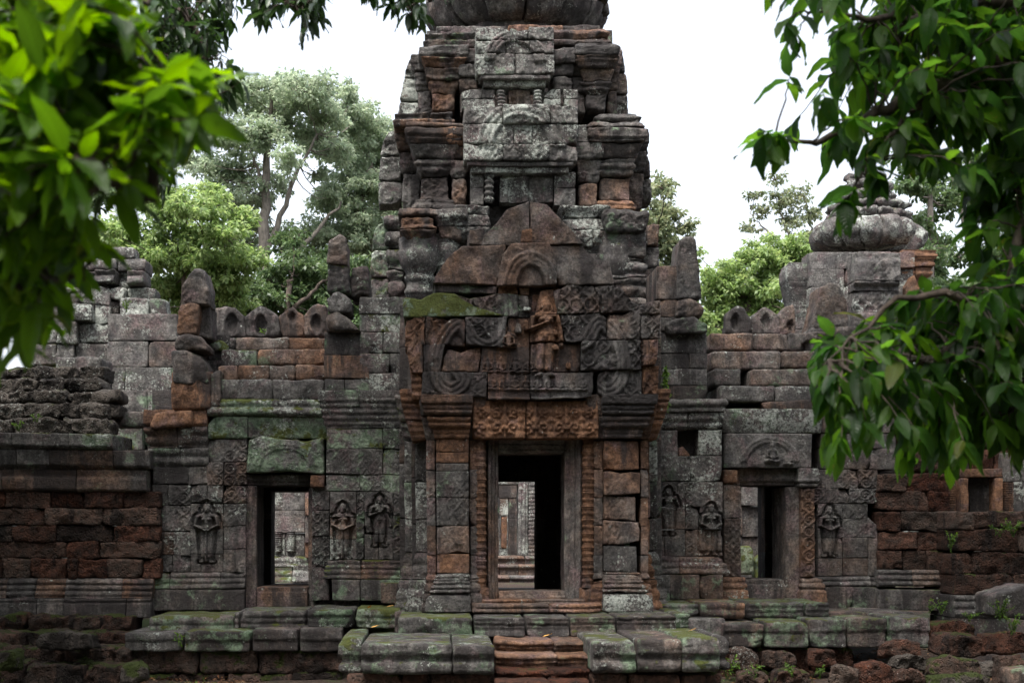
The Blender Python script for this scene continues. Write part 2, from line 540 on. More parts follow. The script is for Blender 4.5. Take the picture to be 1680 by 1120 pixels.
def leaf_mat(name, cols, trans=.45, rough=.35, veins=False, tcol=1.6, spec=.5, yel=None):
    m, N, L, b = nmat(name)
    g = G(N, L)
    geo = N.new('ShaderNodeNewGeometry')
    isl, pos = geo.outputs['Random Per Island'], geo.outputs['Position']
    rp = N.new('ShaderNodeValToRGB')
    e = rp.color_ramp.elements
    e[0].position, e[0].color = 0, (*cols[0], 1)
    e[1].position, e[1].color = 1, (*cols[-1], 1)
    for i, c_ in enumerate(cols[1:-1]):
        x = e.new((i + 1) / (len(cols) - 1)); x.color = (*c_, 1)
    L.new(isl, rp.inputs[0])
    c = g.val(rp.outputs[0], g.rng(g.noise(pos, 3, 2), .3, .7, .75, 1.25))
    if veins:
        sp_ = g.rng(g.noise(pos, 38, 4, .7), .62, .70)
        c = g.mix(g.math('MULTIPLY', sp_, g.rng(isl, .3, .6, .1, .8)), c, (.12, .085, .025))
        c = g.mix(g.math('MULTIPLY', g.rng(isl, .985, .99), .5), c, (.10, .075, .02))
        uv = N.new('ShaderNodeUVMap'); uv.uv_map = 'leaf'
        sx = N.new('ShaderNodeSeparateXYZ'); L.new(uv.outputs[0], sx.inputs[0])
        au = g.math('ABSOLUTE', g.math('SUBTRACT', sx.outputs[0], 2))
        w_ = g.math('SUBTRACT', sx.outputs[1], g.math('MULTIPLY', au, .16))
        wv = g.math('ABSOLUTE', g.math('SINE', g.math('MULTIPLY', w_, 36)))
        vein = g.math('MAXIMUM', g.rng(wv, .28, .0), g.rng(au, .09, .02))
        c = g.mix(g.math('MULTIPLY', vein, .35), c, g.val(c, 1.9))
        L.new(g.bump(wv, .5, .004), b.inputs['Normal'])
    L.new(c, b.inputs['Base Color'])
    b.inputs['Roughness'].default_value = rough
    b.inputs['Specular IOR Level'].default_value = spec
    tr = N.new('ShaderNodeBsdfTranslucent')
    tc = g.mix(.55, g.val(c, tcol), g.val(c, tcol))
    hs_ = N.new('ShaderNodeHueSaturation'); hs_.inputs['Hue'].default_value = .485; hs_.inputs['Saturation'].default_value = 1.1
    L.new(tc, hs_.inputs['Color'])
    L.new(hs_.outputs[0], tr.inputs['Color'])
    mx = N.new('ShaderNodeMixShader'); mx.inputs[0].default_value = trans
    L.new(b.outputs[0], mx.inputs[1]); L.new(tr.outputs[0], mx.inputs[2])
    L.new(mx.outputs[0], N['Material Output'].inputs['Surface'])
    return m
def bark_mat(name, a, bc):
    m, N, L, b = nmat(name)
    g = G(N, L); pos = g.pos()
    n = g.noise(g.scale(pos, (1, 1, .25)), 14, 7, .7)
    L.new(g.mix(g.rng(n, .3, .7), a, bc), b.inputs['Base Color'])
    b.inputs['Roughness'].default_value = .9
    L.new(g.bump(n, .8, .03), b.inputs['Normal'])
    return m
def ground_mat(name):
    m, N, L, b = nmat(name)
    g = G(N, L); pos = g.pos()
    n1 = g.noise(pos, .9, 6, .65); nB = g.noise(pos, 9, 8, .75); nC = g.noise(pos, 60, 4, .8)
    c = g.mix(g.rng(nB, .3, .7), (.018, .012, .009), (.075, .042, .026))
    c = g.mix(g.rng(nC, .5, .75), c, (.11, .06, .035))
    c = g.mix(g.rng(n1, .5, .62), c, g.mix(nC, (.018, .03, .008), (.06, .09, .02)))
    L.new(c, b.inputs['Base Color']); b.inputs['Roughness'].default_value = .95
    L.new(g.bump(g.math('ADD', nB, g.math('MULTIPLY', nC, .5)), 1, .06), b.inputs['Normal'])
    return m

MS = stone_mat('weathered_sandstone')
MLAT = laterite_mat('laterite')
MLATP = laterite_mat('grey_laterite', (.05, .042, .04), (.13, .105, .095))
MGR = ground_mat('forest_floor')
MBARK = bark_mat('bark', (.03, .022, .018), (.12, .09, .07))
MBARKP = bark_mat('pale_bark', (.07, .06, .05), (.22, .19, .16))
# ------------------------------------------------------------------ carved patterns: height in metres over (x, z)
def c_scroll(x0, z0, s, h=.014, wear=.6, seed=0):
    """rows of spiral roundels of pitch s"""
    h = h * 1.7
    def f(x, z):
        u = (x - x0) / s; v = (z - z0) / s
        i = np.floor(u); j = np.floor(v)
        du = u - i - .5; dv = v - j - .5
        r = np.hypot(du, dv); th = np.arctan2(dv, du)
        sg = np.where((i + j) % 2 == 0, 1.0, -1.0)
        sp = .5 + .5 * np.cos(sg * th * 2 + r * 24)
        ringm = np.exp(-((r - .44) / .07) ** 2)
        body = sp * (r < .42) * (.55 + .45 * (1 - r / .42))
        leafy = (.5 + .5 * np.cos(th * 6 + 1)) * np.clip((r - .44) / .2, 0, 1)
        k = np.clip(wear + .9 * n2(x, z, 2.3, seed), 0, 1)
        return h * (np.maximum(body, ringm) + .6 * leafy - .3) * k
    return f
def c_lozenge(x0, z0, w, hh, h=.014, wear=.6, seed=0):
    """diamond net with petals"""
    def f(x, z):
        u = (x - x0) / w; v = (z - z0) / hh
        a = u + v; b_ = u - v
        da = np.abs(a - np.round(a)); db = np.abs(b_ - np.round(b_))
        net = np.exp(-(np.minimum(da, db) / .09) ** 2)
        ca, cb = a - np.floor(a) - .5, b_ - np.floor(b_) - .5
        r = np.hypot(ca, cb); th = np.arctan2(ca - cb, ca + cb)
        pet = np.clip(1 - r / (.30 + .10 * np.cos(4 * th)), 0, 1) ** .5
        cur = .5 + .5 * np.cos(th * 6 + 14 * r)
        k = np.clip(wear + .9 * n2(x, z, 2.7, seed), 0, 1)
        return h * (np.maximum(net * .8, pet * (.5 + .5 * cur)) - .35) * k
    return f
def c_ridges(edges, h=.012, axis='x'):
    """parallel fillets: edges = list of (position, height)"""
    p = np.array([e[0] for e in edges]); q = np.array([e[1] for e in edges])
    s = np.argsort(p); p, q = p[s], q[s]
    return lambda x, z: np.interp(x if axis == 'x' else z, p, q) * h
def c_sum(*fs):
    return lambda x, z: sum(f(x, z) for f in fs)
def c_arc(cx, cz, r0, r1, n, h=.03, a0=-7, a1=7, ex=1.0):
    """n concentric mouldings between the radii, inside the angles"""
    def f(x, z):
        dx = (x - cx) / ex; dz = z - cz
        r = np.hypot(dx, dz); th = np.arctan2(dz, dx)
        t = (r - r0) / (r1 - r0)
        m = sstep(0, .08, t) * sstep(1, .92, t) * ((th > a0) & (th < a1))
        return m * h * (.55 + .45 * np.abs(np.sin(math.pi * t * n)))
    return f
def c_flames(px, Y, y0, y1, n, h=.03):
    """upright leaf-tongues side by side between two pixel columns"""
    x0, x1 = px
    X0, X1 = float(WX(x0, Y)), float(WX(x1, Y)); Z0, Z1 = float(WZ(x0, y1, Y)), float(WZ(x0, y0, Y))
    def f(x, z):
        u = (x - X0) / (X1 - X0) * n; i = np.floor(u); d = np.abs(u - i - .5) * 2
        v = np.clip((z - Z0) / (Z1 - Z0), 0, 1)
        wv = np.sqrt(np.clip(1 - v, 0, 1)) * (.8 + .2 * np.sin(v * 9))
        t = np.clip(1 - d / np.maximum(wv, .02), 0, 1)
        return h * np.sqrt(t) * (.7 + .3 * np.cos(d * 14 + v * 10)) * ((u >= 0) & (u <= n))
    return f
def _caps(X, Z, segs):
    """segs: (x0,z0,x1,z1,r0,r1,height); dome heights, unioned softly"""
    out = np.zeros_like(X)
    for x0, z0, x1, z1, r0, r1, hh in segs:
        dx, dz = x1 - x0, z1 - z0
        L = dx * dx + dz * dz
        t = np.clip(((X - x0) * dx + (Z - z0) * dz) / L, 0, 1) if L > 0 else np.zeros_like(X)
        r = r0 + (r1 - r0) * t
        d = np.hypot(X - x0 - dx * t, Z - z0 - dz * t) / r
        h_ = hh * np.sqrt(np.clip(1 - d * d, 0, 1))
        out = np.maximum(out, h_)
    return out
def devata(pose):
    """standing court figure, unit height, z from 0 (feet) to 1 (crown)"""
    F_ = [(0, .985, 0, .93, .012, .04, .07), (0, .935, 0, .90, .052, .056, .085), (0, .885, 0, .845, .052, .040, .10),
          (-.06, .875, -.065, .83, .018, .014, .05), (.06, .875, .065, .83, .018, .014, .05), (0, .82, 0, .80, .03, .035, .06),
          (-.095, .765, .095, .765, .04, .04, .075), (0, .76, 0, .66, .092, .064, .085), (-.04, .71, -.04, .708, .036, .036, .115), (.04, .71, .04, .708, .036, .036, .115),
          (0, .66, 0, .56, .062, .085, .08), (0, .555, 0, .52, .098, .10, .095),
          (-.045, .52, -.04, .10, .062, .045, .085), (.045, .52, .04, .10, .062, .045, .085), (0, .5, 0, .16, .075, .085, .06),
          (-.045, .08, -.05, .02, .026, .03, .07), (.045, .08, .05, .02, .026, .03, .07), (-.06, .012, -.085, .008, .022, .018, .075), (.06, .012, .085, .008, .022, .018, .075)]
    if pose == 'staff':
        F_ += [(-.125, .755, -.148, .61, .032, .026, .08), (-.148, .61, -.03, .535, .026, .02, .12), (.125, .755, .148, .61, .032, .026, .08), (.148, .61, .03, .535, .026, .02, .12),
               (0, .54, 0, .525, .034, .034, .14), (0, .5, 0, .03, .018, .022, .125)]
    elif pose == 'chest':
        F_ += [(-.125, .755, -.15, .60, .032, .026, .08), (-.15, .60, -.02, .66, .026, .02, .125), (-.01, .665, .02, .68, .026, .02, .13),
               (.125, .755, .15, .58, .032, .026, .075), (.15, .58, .165, .42, .026, .018, .075), (.168, .40, .168, .385, .024, .02, .08)]
    elif pose == 'raised':
        F_ += [(-.125, .755, -.16, .60, .032, .026, .08), (-.16, .60, -.17, .44, .026, .018, .075), (-.172, .42, -.172, .40, .024, .02, .08),
               (.125, .755, .16, .63, .032, .026, .08), (.16, .63, .13, .76, .026, .02, .10), (.125, .775, .125, .80, .026, .02, .10)]
    elif pose == 'bowl':
        F_ += [(-.125, .755, -.15, .60, .032, .026, .08), (-.15, .60, -.05, .52, .026, .022, .125), (.125, .755, .15, .60, .032, .026, .08), (.15, .60, .05, .52, .026, .022, .125),
               (-.09, .505, .09, .505, .034, .034, .13), (-.13, .49, -.13, .12, .05, .06, .05), (.13, .49, .13, .12, .05, .06, .05)]
    return F_
def c_devata(cx, z0, H, pose, niche=True, depth=.075, seed=0, swr=True):
    segs = devata(pose)
    dil = [(q[0], q[1], q[2], q[3], q[4] + .036, q[5] + .036, 1) for q in segs] + [(0, 1.0, 0, .86, .05, .11, 1)]
    def f(x, z):
        X = (x - cx) / (H * 1.24); Z = (z - z0) / H
        fig = _caps(X, Z, segs)
        # folds, belt and necklace
        fig = fig + (fig > .03) * (.004 * np.sin(X * 260) * (Z < .5) * (Z > .1) + .008 * np.exp(-((Z - .53) / .014) ** 2) + .006 * np.exp(-((Z - .795) / .012) ** 2)
                                   + .007 * np.exp(-((Z - .905) / .01) ** 2))
        eye = np.exp(-(((np.abs(X) - .02) / .01) ** 2 + ((Z - .872) / .006) ** 2)) * .012
        nose = np.exp(-((X / .007) ** 2 + ((Z - .862) / .012) ** 2)) * .012
        lip = np.exp(-((X / .016) ** 2 + ((Z - .843) / .004) ** 2)) * .008
        fig = fig - eye + nose + lip
        fig = fig * H * 1.6
        if not niche:
            return fig
        wN = .215 - .02 * np.cos(Z * 20)
        arch = np.sqrt(np.clip(1 - ((Z - .72) / .36) ** 2, 0, 1)) * wN * np.where(Z > .72, 1, 0) + np.where(Z <= .72, wN, 0)
        halo = _caps(X, Z, dil)
        ins = sstep(.0, .25, halo) * (Z > -.03)
        rim = np.exp(-((np.hypot(X, (Z - .86) * .8) - .15) / .014) ** 2) * (Z > .82)
        th = np.arctan2(Z - .8, X)
        fl = np.exp(-((np.hypot(X, (Z - .8) * .9) - .30) / .05) ** 2) * (Z > .72) * (.5 + .5 * np.cos(th * 15))
        return np.maximum(fig - depth * ins, -depth * ins + .010 * H / .8 * rim * (1 - ins) + .014 * fl * (1 - ins))
    return f
def c_idol(cx, z0, H, headless=True, h=.12):
    """small cross-legged figure"""
    segs = [(0, .62, 0, .25, .17, .14, .16), (-.17, .6, .17, .6, .075, .075, .13), (-.2, .58, -.24, .34, .07, .055, .13), (-.24, .34, -.05, .24, .055, .05, .16),
            (.2, .58, .24, .34, .07, .055, .13), (.24, .34, .05, .24, .055, .05, .16), (-.3, .1, .3, .1, .1, .1, .16), (-.22, .14, .12, .06, .09, .07, .2), (0, .24, 0, .2, .07, .06, .2)]
    if not headless:
        segs += [(0, .88, 0, .8, .105, .095, .16), (0, 1.0, 0, .95, .045, .07, .12), (0, .7, 0, .66, .06, .08, .12)]
    return lambda x, z: _caps((x - cx) / H, (z - z0) / H, segs) * H * 1.9
def c_row(x0, x1, z0, H, n, seed=0, wear=.9):
    """a row of small kneeling figures"""
    cs = np.linspace(x0, x1, n)
    fs = [c_idol(c, z0, H, False) for c in cs]
    def f(x, z):
        o = np.zeros_like(x)
        for g_ in fs: o = np.maximum(o, g_(x, z))
        return o * np.clip(wear + .8 * n2(x, z, 3, seed), .15, 1)
    return f
def c_max(*fs):
    def f(x, z):
        o = fs[0](x, z)
        for g_ in fs[1:]: o = np.maximum(o, g_(x, z))
        return o
    return f
def c_foliage(x0, x1, z0, z1, n, h=.05, seed=3):
    """lintel carving: n big curled leaf motifs with flame tips between"""
    rs = np.random.default_rng(seed)
    W = (x1 - x0) / n; Ht = z1 - z0
    def f(x, z):
        o = np.zeros_like(x) - .2
        for i in range(n):
            cx = x0 + W * (i + .5)
            for sg in (-1, 1):
                for (ox, oz, rr) in ((.24, .30, .26), (.22, .72, .20)):
                    dx = (x - cx - sg * ox * W) ; dz = (z - z0 - oz * Ht)
                    r = np.hypot(dx, dz) / (rr * W); th = np.arctan2(dz, sg * dx)
                    sp = .5 + .5 * np.cos(th + r * 9.5)
                    lob = .85 + .15 * np.cos(th * 7)
                    m = np.clip(1.15 - r / lob, 0, 1) ** .5
                    o = np.maximum(o, m * (.35 + .65 * sp))
            v = np.clip((z - z0 - .08 * Ht) / (Ht * .9), 0, 1)
            wv = .17 * W * np.sqrt(np.clip(1 - v, 0, 1)) * (1 + .35 * np.sin(v * 19))
            t = np.clip(1 - np.abs(x - cx) / np.maximum(wv, .01), 0, 1)
            o = np.maximum(o, np.sqrt(t) * (.75 + .25 * np.cos(v * 26)))
            for ex in (-.5, .5):
                v2 = np.clip((z - z0 - .25 * Ht) / (Ht * .7), 0, 1)
                wv = .13 * W * np.sqrt(np.clip(1 - v2, 0, 1)) * (1 + .4 * np.sin(v2 * 16 + 2)) * (z > z0 + .25 * Ht)
                t = np.clip(1 - np.abs(x - cx - ex * W) / np.maximum(wv, .01), 0, 1)
                o = np.maximum(o, .9 * np.sqrt(t))
        fine = .12 * n2(x, z, 22, seed + 1)
        return h * (o + fine)
    return f
# ------------------------------------------------------------------ tints: warm, lichen, black stain, moss
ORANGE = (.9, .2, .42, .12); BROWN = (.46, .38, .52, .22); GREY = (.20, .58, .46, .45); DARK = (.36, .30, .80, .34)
PALE = (.15, .85, .3, .2); GREEN = (.10, .62, .4, .88); MOSS = (.3, .25, .6, .92); PURPLE = (.45, .22, .55, .12)
RED = (1.0, .1, .3, .1); STAIN = (.75, .08, .75, .1); FRESH = (.62, .02, .05, .02)
def tmix(a, b, t):
    return tuple(np.asarray(a) * (1 - t) + np.asarray(b) * t)

temple = thing('temple_gatehouse', tuple(P3(872, 1000, 21.0)), 'ruined sandstone temple gatehouse with carved pediment over its central doorway and a tall tiered tower', 'temple')
def part(M, name, parent, mat=None, label=None, sag=0.012):
    o = M.build(name, mat or MS, parent, origin=tuple(gloc(parent)), sag=sag)
    o.location = (0, 0, 0)
    if label: o['label'] = label
    return o
def part_lr(M, name, parent, mat=None, cuts=(1.3,), **k):
    """pieces that stand apart become parts of their own: cut by world x"""
    bins = {}
    fi = 0
    start = 0
    for v, f, t, a, o, uv in zip(M.v, M.f, M.t, M.a, M.o, M.uv):
        b_ = sum(v[:, 0].mean() > c_ for c_ in cuts)
        m = bins.setdefault(b_, MB())
        m.v.append(v); m.f.append(f - start + m.n); m.t.append(t); m.a.append(a); m.o.append(o); m.uv.append(uv)
        m.n += len(v); start += len(v)
    return [part(bins[b_], name, parent, mat, **k) for b_ in sorted(bins)]
def sub(name, parent, loc=None):
    o = bpy.data.objects.new(name, None); o.empty_display_size = .1
    COL.objects.link(o)
    o.location = tuple(loc) if loc is not None else tuple(gloc(parent))
    put(o, parent)
    return o

# =================================================================== PORCH
YP = 20.0
M = MB()
# walls beside the colonnettes and the redents behind the pilasters
ash(M, 20.42, .8, 768, 802, [718, 760, 812, 860, 912, 988], w=60, tint=tmix(BROWN, ORANGE, .4))
ash(M, 20.42, .8, 953, 990, [718, 772, 830, 900, 988], w=60, tint=tmix(BROWN, ORANGE, .5))
for (xa, xb, yy, tt) in ((682, 703, 20.6, tmix(PALE, GREY, .5)), (664, 690, 21.2, tmix(GREY, GREEN, .3)), (1050, 1066, 20.6, tmix(ORANGE, BROWN, .4)), (1058, 1078, 21.2, GREY)):
    pf = prof_px(bands(648, 722, .0, .14, 5, .03) + [(724, 0), (905, 0)] + bands(906, 1003, .17, .0, 5, .035), yy)
    ash(M, yy, 1.2, xa, xb, [648, 690, 722, 790, 850, 905, 950, 1003], w=60, prof=pf, ends=(1, 1), tint=tt, sz=.025,
        carve=c_scroll(float(WX(xa, yy)), .8, float(M_(xb - xa, yy)), .014))
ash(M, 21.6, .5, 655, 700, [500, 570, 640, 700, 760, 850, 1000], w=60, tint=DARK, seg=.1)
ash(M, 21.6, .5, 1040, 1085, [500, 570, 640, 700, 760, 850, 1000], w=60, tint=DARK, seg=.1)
porch = sub('porch', temple, P3(872, 1003, 20.4))
part_lr(M, 'wall', porch, cuts=(float(WX(872, 20.5)),))

def pilaster(x0, x1, rows, tints, capt, baset, xt, broken=False):
    M = MB()
    X0, X1 = float(WX(x0, YP)), float(WX(x1, YP))
    crv = c_lozenge(.5 * (X0 + X1), float(WZ(x0, 840, YP)), (X1 - X0) * .42, (X1 - X0) * .5, .03, .62, 4)
    edge = c_ridges([(X0, 0), (X0 + .02, 1), (X0 + .05, 1), (X0 + .055, -.4), (X0 + .075, -.4), (X0 + .08, 0), (X1 - .08, 0), (X1 - .075, -.4), (X1 - .055, -.4), (X1 - .05, 1), (X1 - .02, 1), (X1, 0)], .014)
    for i, (ya, yb) in enumerate(zip(rows[:-1], rows[1:])):
        if broken and i in (0, 1, 2, 3, 4):
            j = [(0, -2), (6, -4), (-10, 6), (4, -8), (-6, 4)][i]
            ps(M, [(x0 + 1, yb - 1), (.5 * (x0 + x1), yb - 1), (x1 - 1 + j[0] * .4, yb - 1 + j[1] * .7)], [(x0 + 1, ya + 1), (x1 - 1 + j[0] * .6, ya + 1 + abs(j[1]) * .4)], YP + [.03, -.02, .05, 0, .06][i], .6,
               carve=c_sum(lambda x, z, q=i: crv(x, z) * sstep(X0 + .34, X0 + .25, x) * 1.0, lambda x, z, q=i: -.10 * sstep(X0 + .22 + .06 * q % .13, X0 + .6, x) * (1 + .5 * n2(x, z, 3, q))), tint=tints[i], seg=.022, r=.016, amp=.006, chip=.9, tv=.05)
        else:
            bx(M, x0, ya, x1, yb, YP, .6, carve=c_sum(crv, edge), tint=tints[i], seg=.02, r=.012, amp=.004, chip=.25)
    # flaring capital
    pf = prof_px([(650, .26), (664, .25), (666, .22)] + bands(667, 682, .19, .21, 2, .03) + [(683, .15)] + bands(684, 703, .10, .15, 2, .04) + [(704, .06)] + bands(705, 720, .02, .05, 2, .02), YP)
    for ya, yb in ((650, 684), (684, 720)):
        bx(M, x0, ya, x1, yb, YP, .6, prof=pf, mL=xt[0], mR=xt[1], tint=capt, sz=.014, seg=.03, r=.012, chip=.5, carve=c_scroll(X0, float(WZ(x0, 662, YP)), .12, .012, .7))
    # base
    pf = prof_px([(940, 0)] + bands(942, 956, .05, .01, 3, .025) + [(957, .04)] + bands(958, 972, .10, .06, 2, .05) + [(973, .07), (976, .12), (981, .16), (988, .18), (1002, .19)], YP)
    for ya, yb in ((rows[-1], 973), (973, 1003)):
        bx(M, x0, ya, x1, yb, YP, .6, prof=pf, mL=xt[2], mR=xt[3], tint=baset, sz=.014, seg=.03, r=.014, chip=.9, carve=c_scroll(X0, float(WZ(x0, 1000, YP)), .11, .012, .5))
    # narrower return strips on each side
    for (a, b) in ((x0 - 16, x0 - 1), (x1 + 1, x1 + 14)):
        pf = prof_px([(650, .22), (684, .14), (720, .02), (722, 0), (938, 0)] + bands(940, 1003, .14, .0, 4, .03), YP + .16)
        ash(M, YP + .16, .5, a, b, [650, 685, 722, 770, 816, 862, 910, 950, 1003], w=40, prof=pf, ends=(.6, .6), tint=tmix(tints[2], BROWN, .4), sz=.02, seg=.03, r=.01, carve=c_scroll(float(WX(a, YP)), 0, .13, .014))
    return part(M, 'pilaster', porch)
pilaster(716, 770, [720, 741, 759, 772, 816, 862, 908, 940], [ORANGE, tmix(ORANGE, BROWN, .4), BROWN, GREY, tmix(BROWN, GREY, .5), PURPLE, tmix(ORANGE, BROWN, .3)], tmix(STAIN, BROWN, .4), tmix(PALE, BROWN, .3), (.9, .2, .95, .1))
pilaster(990, 1050, [722, 772, 812, 852, 893, 938, 942], [tmix(STAIN, ORANGE, .3), FRESH, tmix(BROWN, FRESH, .5), tmix(FRESH, GREY, .3), tmix(BROWN, PALE, .4), tmix(PALE, ORANGE, .4)], DARK, tmix(PALE, BROWN, .5), (.2, .9, .1, .95), True)

# colonnettes with turned rings
def colonnette(px, Y, y0, y1, wpx, parent, tint, nring=11):
    M = MB()
    cx = float(WX(px, Y)); r0 = float(M_(wpx / 2, Y))
    z0, z1 = float(WZ(px, y1, Y)), float(WZ(px, y0, Y))
    n = 330
    zz = np.linspace(z0, z1, n); t = np.linspace(0, nring, n)
    ph = t % 1
    rr = np.full(n, .80)
    for c_, w_, hh in ((.0, .10, .22), (1.0, .10, .22), (.16, .035, .12), (.84, .035, .12), (.5, .07, .17), (.40, .025, .1), (.6, .025, .1), (.28, .02, .06), (.72, .02, .06)):
        rr += hh * np.exp(-((ph - c_) / w_) ** 2)
    lathe(M, cx, Y + r0, list(zip(zz, rr * r0)), 20, tint, .004)
    bx(M, px - wpx * .62, y1, px + wpx * .62, y1 + 25, Y - .02, r0 * 2, tint=tint, seg=.03, r=.012, carve=c_flames((px - wpx * .5, px + wpx * .5), Y, y1 + 2, y1 + 23, 1, .035))
    return part(M, 'colonnette', parent)
colonnette(789, 20.12, 719, 964, 21, porch, tmix(ORANGE, BROWN, .45))
colonnette(966, 20.12, 719, 964, 23, porch, tmix(ORANGE, STAIN, .4))

# door frame: three nested fillets, monolithic jambs
def door_frame(x0, x1, y0, y1, fw, ft, fb, Y, dep, parent, tint, sill=None, name='door_frame', steps=3, wl=None):
    M = MB()
    def rid(a, b, sgn):                    # fillets across a jamb from outer edge a to inner edge b
        A, B = float(WX(a, Y)), float(WX(b, Y))
        L = abs(B - A)
        ed = []
        for k in range(steps):
            q = k / steps
            for (t, h_) in ((q + .02, -.05 * k), (q + .1, -.05 * k + .022), (q + .2, -.05 * k + .022), (q + .23, -.05 * k), (q + .31, -.05 * k - .002)):
                ed.append((A + (B - A) * t, h_))
        return c_ridges(ed, 1.0)
    fl, fr = (fw, fw) if wl is None else wl
    bx(M, x0, y0, x0 + fl, y1, Y, dep, carve=rid(x0, x0 + fl, 1), sx=.008, sz=.06, r=.008, tint=tint, chip=.3, rot=.002, jit=.002, g=.2)
    bx(M, x1 - fr, y0, x1, y1, Y, dep, carve=rid(x1, x1 - fr, -1), sx=.008, sz=.06, r=.008, tint=tint, chip=.3, rot=.002, jit=.002, g=.2)
    Zt, Zb = float(WZ(x0, y0, Y)), float(WZ(x0, y0 + ft, Y))
    L = Zt - Zb
    ed = []
    for k in range(steps):
        q = k / steps
        for (t, h_) in ((q + .02, -.05 * k), (q + .1, -.05 * k + .022), (q + .2, -.05 * k + .022), (q + .23, -.05 * k), (q + .31, -.05 * k - .002)):
            ed.append((Zt - L * t, h_))
    bx(M, x0 + fl + .4, y0, x1 - fr - .4, y0 + ft, Y + .004, dep, carve=c_ridges(ed, 1.0, 'z'), sz=.008, sx=.08, r=.008, tint=tint, rot=.001, jit=.001, g=.2)
    if fb:
        bx(M, x0 + fl + .4, y1 - fb, x1 - fr - .4, y1, Y + .006, dep, tint=tint if sill is None else sill, sz=.015, sx=.06, r=.01, g=.2, rot=.001, carve=c_ridges([(float(WZ(x0, y1, Y)), .03), (float(WZ(x0, y1 - fb * .5, Y)), .03), (float(WZ(x0, y1 - fb * .55, Y)), 0), (float(WZ(x0, y1 - fb, Y)), -.02)], 1, 'z'))
    return part(M, name, parent, sag=0.004)
door_frame(800, 955, 718, 986, 18, 25, 17, 20.28, .7, porch, (.45, .22, .42, .18), wl=(18, 28))

# lintel
M = MB()
yl = 19.98
fol = c_foliage(float(WX(778, yl)), float(WX(980, yl)), float(WZ(860, 719, yl)), float(WZ(860, 660, yl)), 4, .075)
bx(M, 775, 657, 863, 720, yl, .5, carve=fol, seg=.013, r=.02, tint=ORANGE, amp=.003, chip=.3, rot=.002, tv=.04)
bx(M, 864, 657, 982, 720, yl, .5, carve=fol, seg=.013, r=.02, tint=tmix(ORANGE, FRESH, .2), amp=.003, chip=.3, rot=.002, tv=.04)
part(M, 'lintel', porch, label='orange sandstone lintel carved with curling leaves')
# sill and door step
M = MB()
for i, (x0, x1, y0, y1, yy) in enumerate(((790, 960, 983, 992, 19.85), (774, 990, 990, 1006, 19.6))):
    pf = prof_px(bands(y0, y1, .03, .02, 2, .03), yy)
    for a, b in zip(*(lambda e: (e[:-1], e[1:]))(splits(x0, x1, 100))):
        bx(M, a, y0, b, y1, yy, 1.2, prof=pf, sz=.012, seg=.05, r=.02, tint=tmix(ORANGE, BROWN, .5), amp=.007, chip=.6)
part(M, 'threshold', porch)

# =================================================================== PEDIMENT
M = MB()
yq = 19.9
def pp(px, py): return P2(px, py, yq)
def AC(px, py, r0, r1, n, h, a0=-7, a1=7, ex=1): 
    c_ = pp(px, py); return c_arc(c_[0], c_[1], M_(r0, yq), M_(r1, yq), n, h * 1.9, a0, a1, ex)
def c_path(pts, hw, n, h):
    q = curve([(p[0], 0, p[1]) for p in [pp(*v) for v in pts]], 120)[:, [0, 2]]
    HW = float(M_(hw, yq))
    def f(x, z):
        sh_ = x.shape
        P = np.stack([x.ravel(), z.ravel()], 1)
        d = np.sqrt(((P[:, None] - q[None]) ** 2).sum(2)).min(1).reshape(sh_) / HW
        return h * sstep(1.0, .86, d) * (.6 + .4 * np.abs(np.cos(d * math.pi * n * .5)))
    return f
half = [(866, 424), (846, 436), (834, 470), (838, 515), (828, 552), (803, 571), (776, 560), (756, 530), (732, 548), (716, 590), (722, 628), (742, 640), (760, 626), (752, 610)]
arcs = c_max(c_path(half, 13, 3, .075), c_path([(1738 - a_, b_) for a_, b_ in half], 13, 3, .075), c_path([(700, 640), (690, 600), (694, 550), (704, 520)], 7, 2, .05), c_path([(1052, 640), (1062, 600), (1058, 550), (1046, 520)], 7, 2, .05))
leafb = c_scroll(pp(680, 600)[0], pp(680, 600)[1], M_(23, yq), .055, .75, 9)
def edge_flames(x, z):                   # leaf fringe along the outer border
    return .03 * np.abs(np.sin(x * 13 + 2 * z)) * (.5 + .5 * np.sin(z * 22 + 3 * np.sin(x * 9)))
worn = c_devata(pp(894, 0)[0], pp(0, 612)[1], float(M_(132, yq)), 'chest', niche=False)
idol = c_max(lambda x, z: worn(x, z) * .9 + .03 * n2(x, z, 5, 8), c_idol(pp(835, 570)[0], pp(835, 569)[1], M_(34, yq), True), c_row(pp(800, 612)[0], pp(868, 612)[0], pp(830, 613)[1], M_(28, yq), 4, 2), c_row(pp(885, 612)[0], pp(948, 612)[0], pp(915, 613)[1], M_(26, yq), 3, 5, .6),
             c_row(pp(808, 640)[0], pp(955, 640)[0], pp(880, 642)[1], M_(25, yq), 9, 6, .75))
blank = lambda x, z: 0 * x
PB = c_max(arcs, leafb, lambda x, z: edge_flames(x, z) * .8)
CEN = c_max(idol, lambda x, z: .012 * n2(x, z, 6, 3))
def pb(bot, top, tint, cv=PB, dy=0, dep=.9, **k):
    kw = dict(seg=.018, r=.014, amp=.008, chip=.5, tv=.06, rot=.003, jit=.008); kw.update(k)
    ps(M, bot, top, yq + dy, dep, carve=cv, tint=tint, **kw)
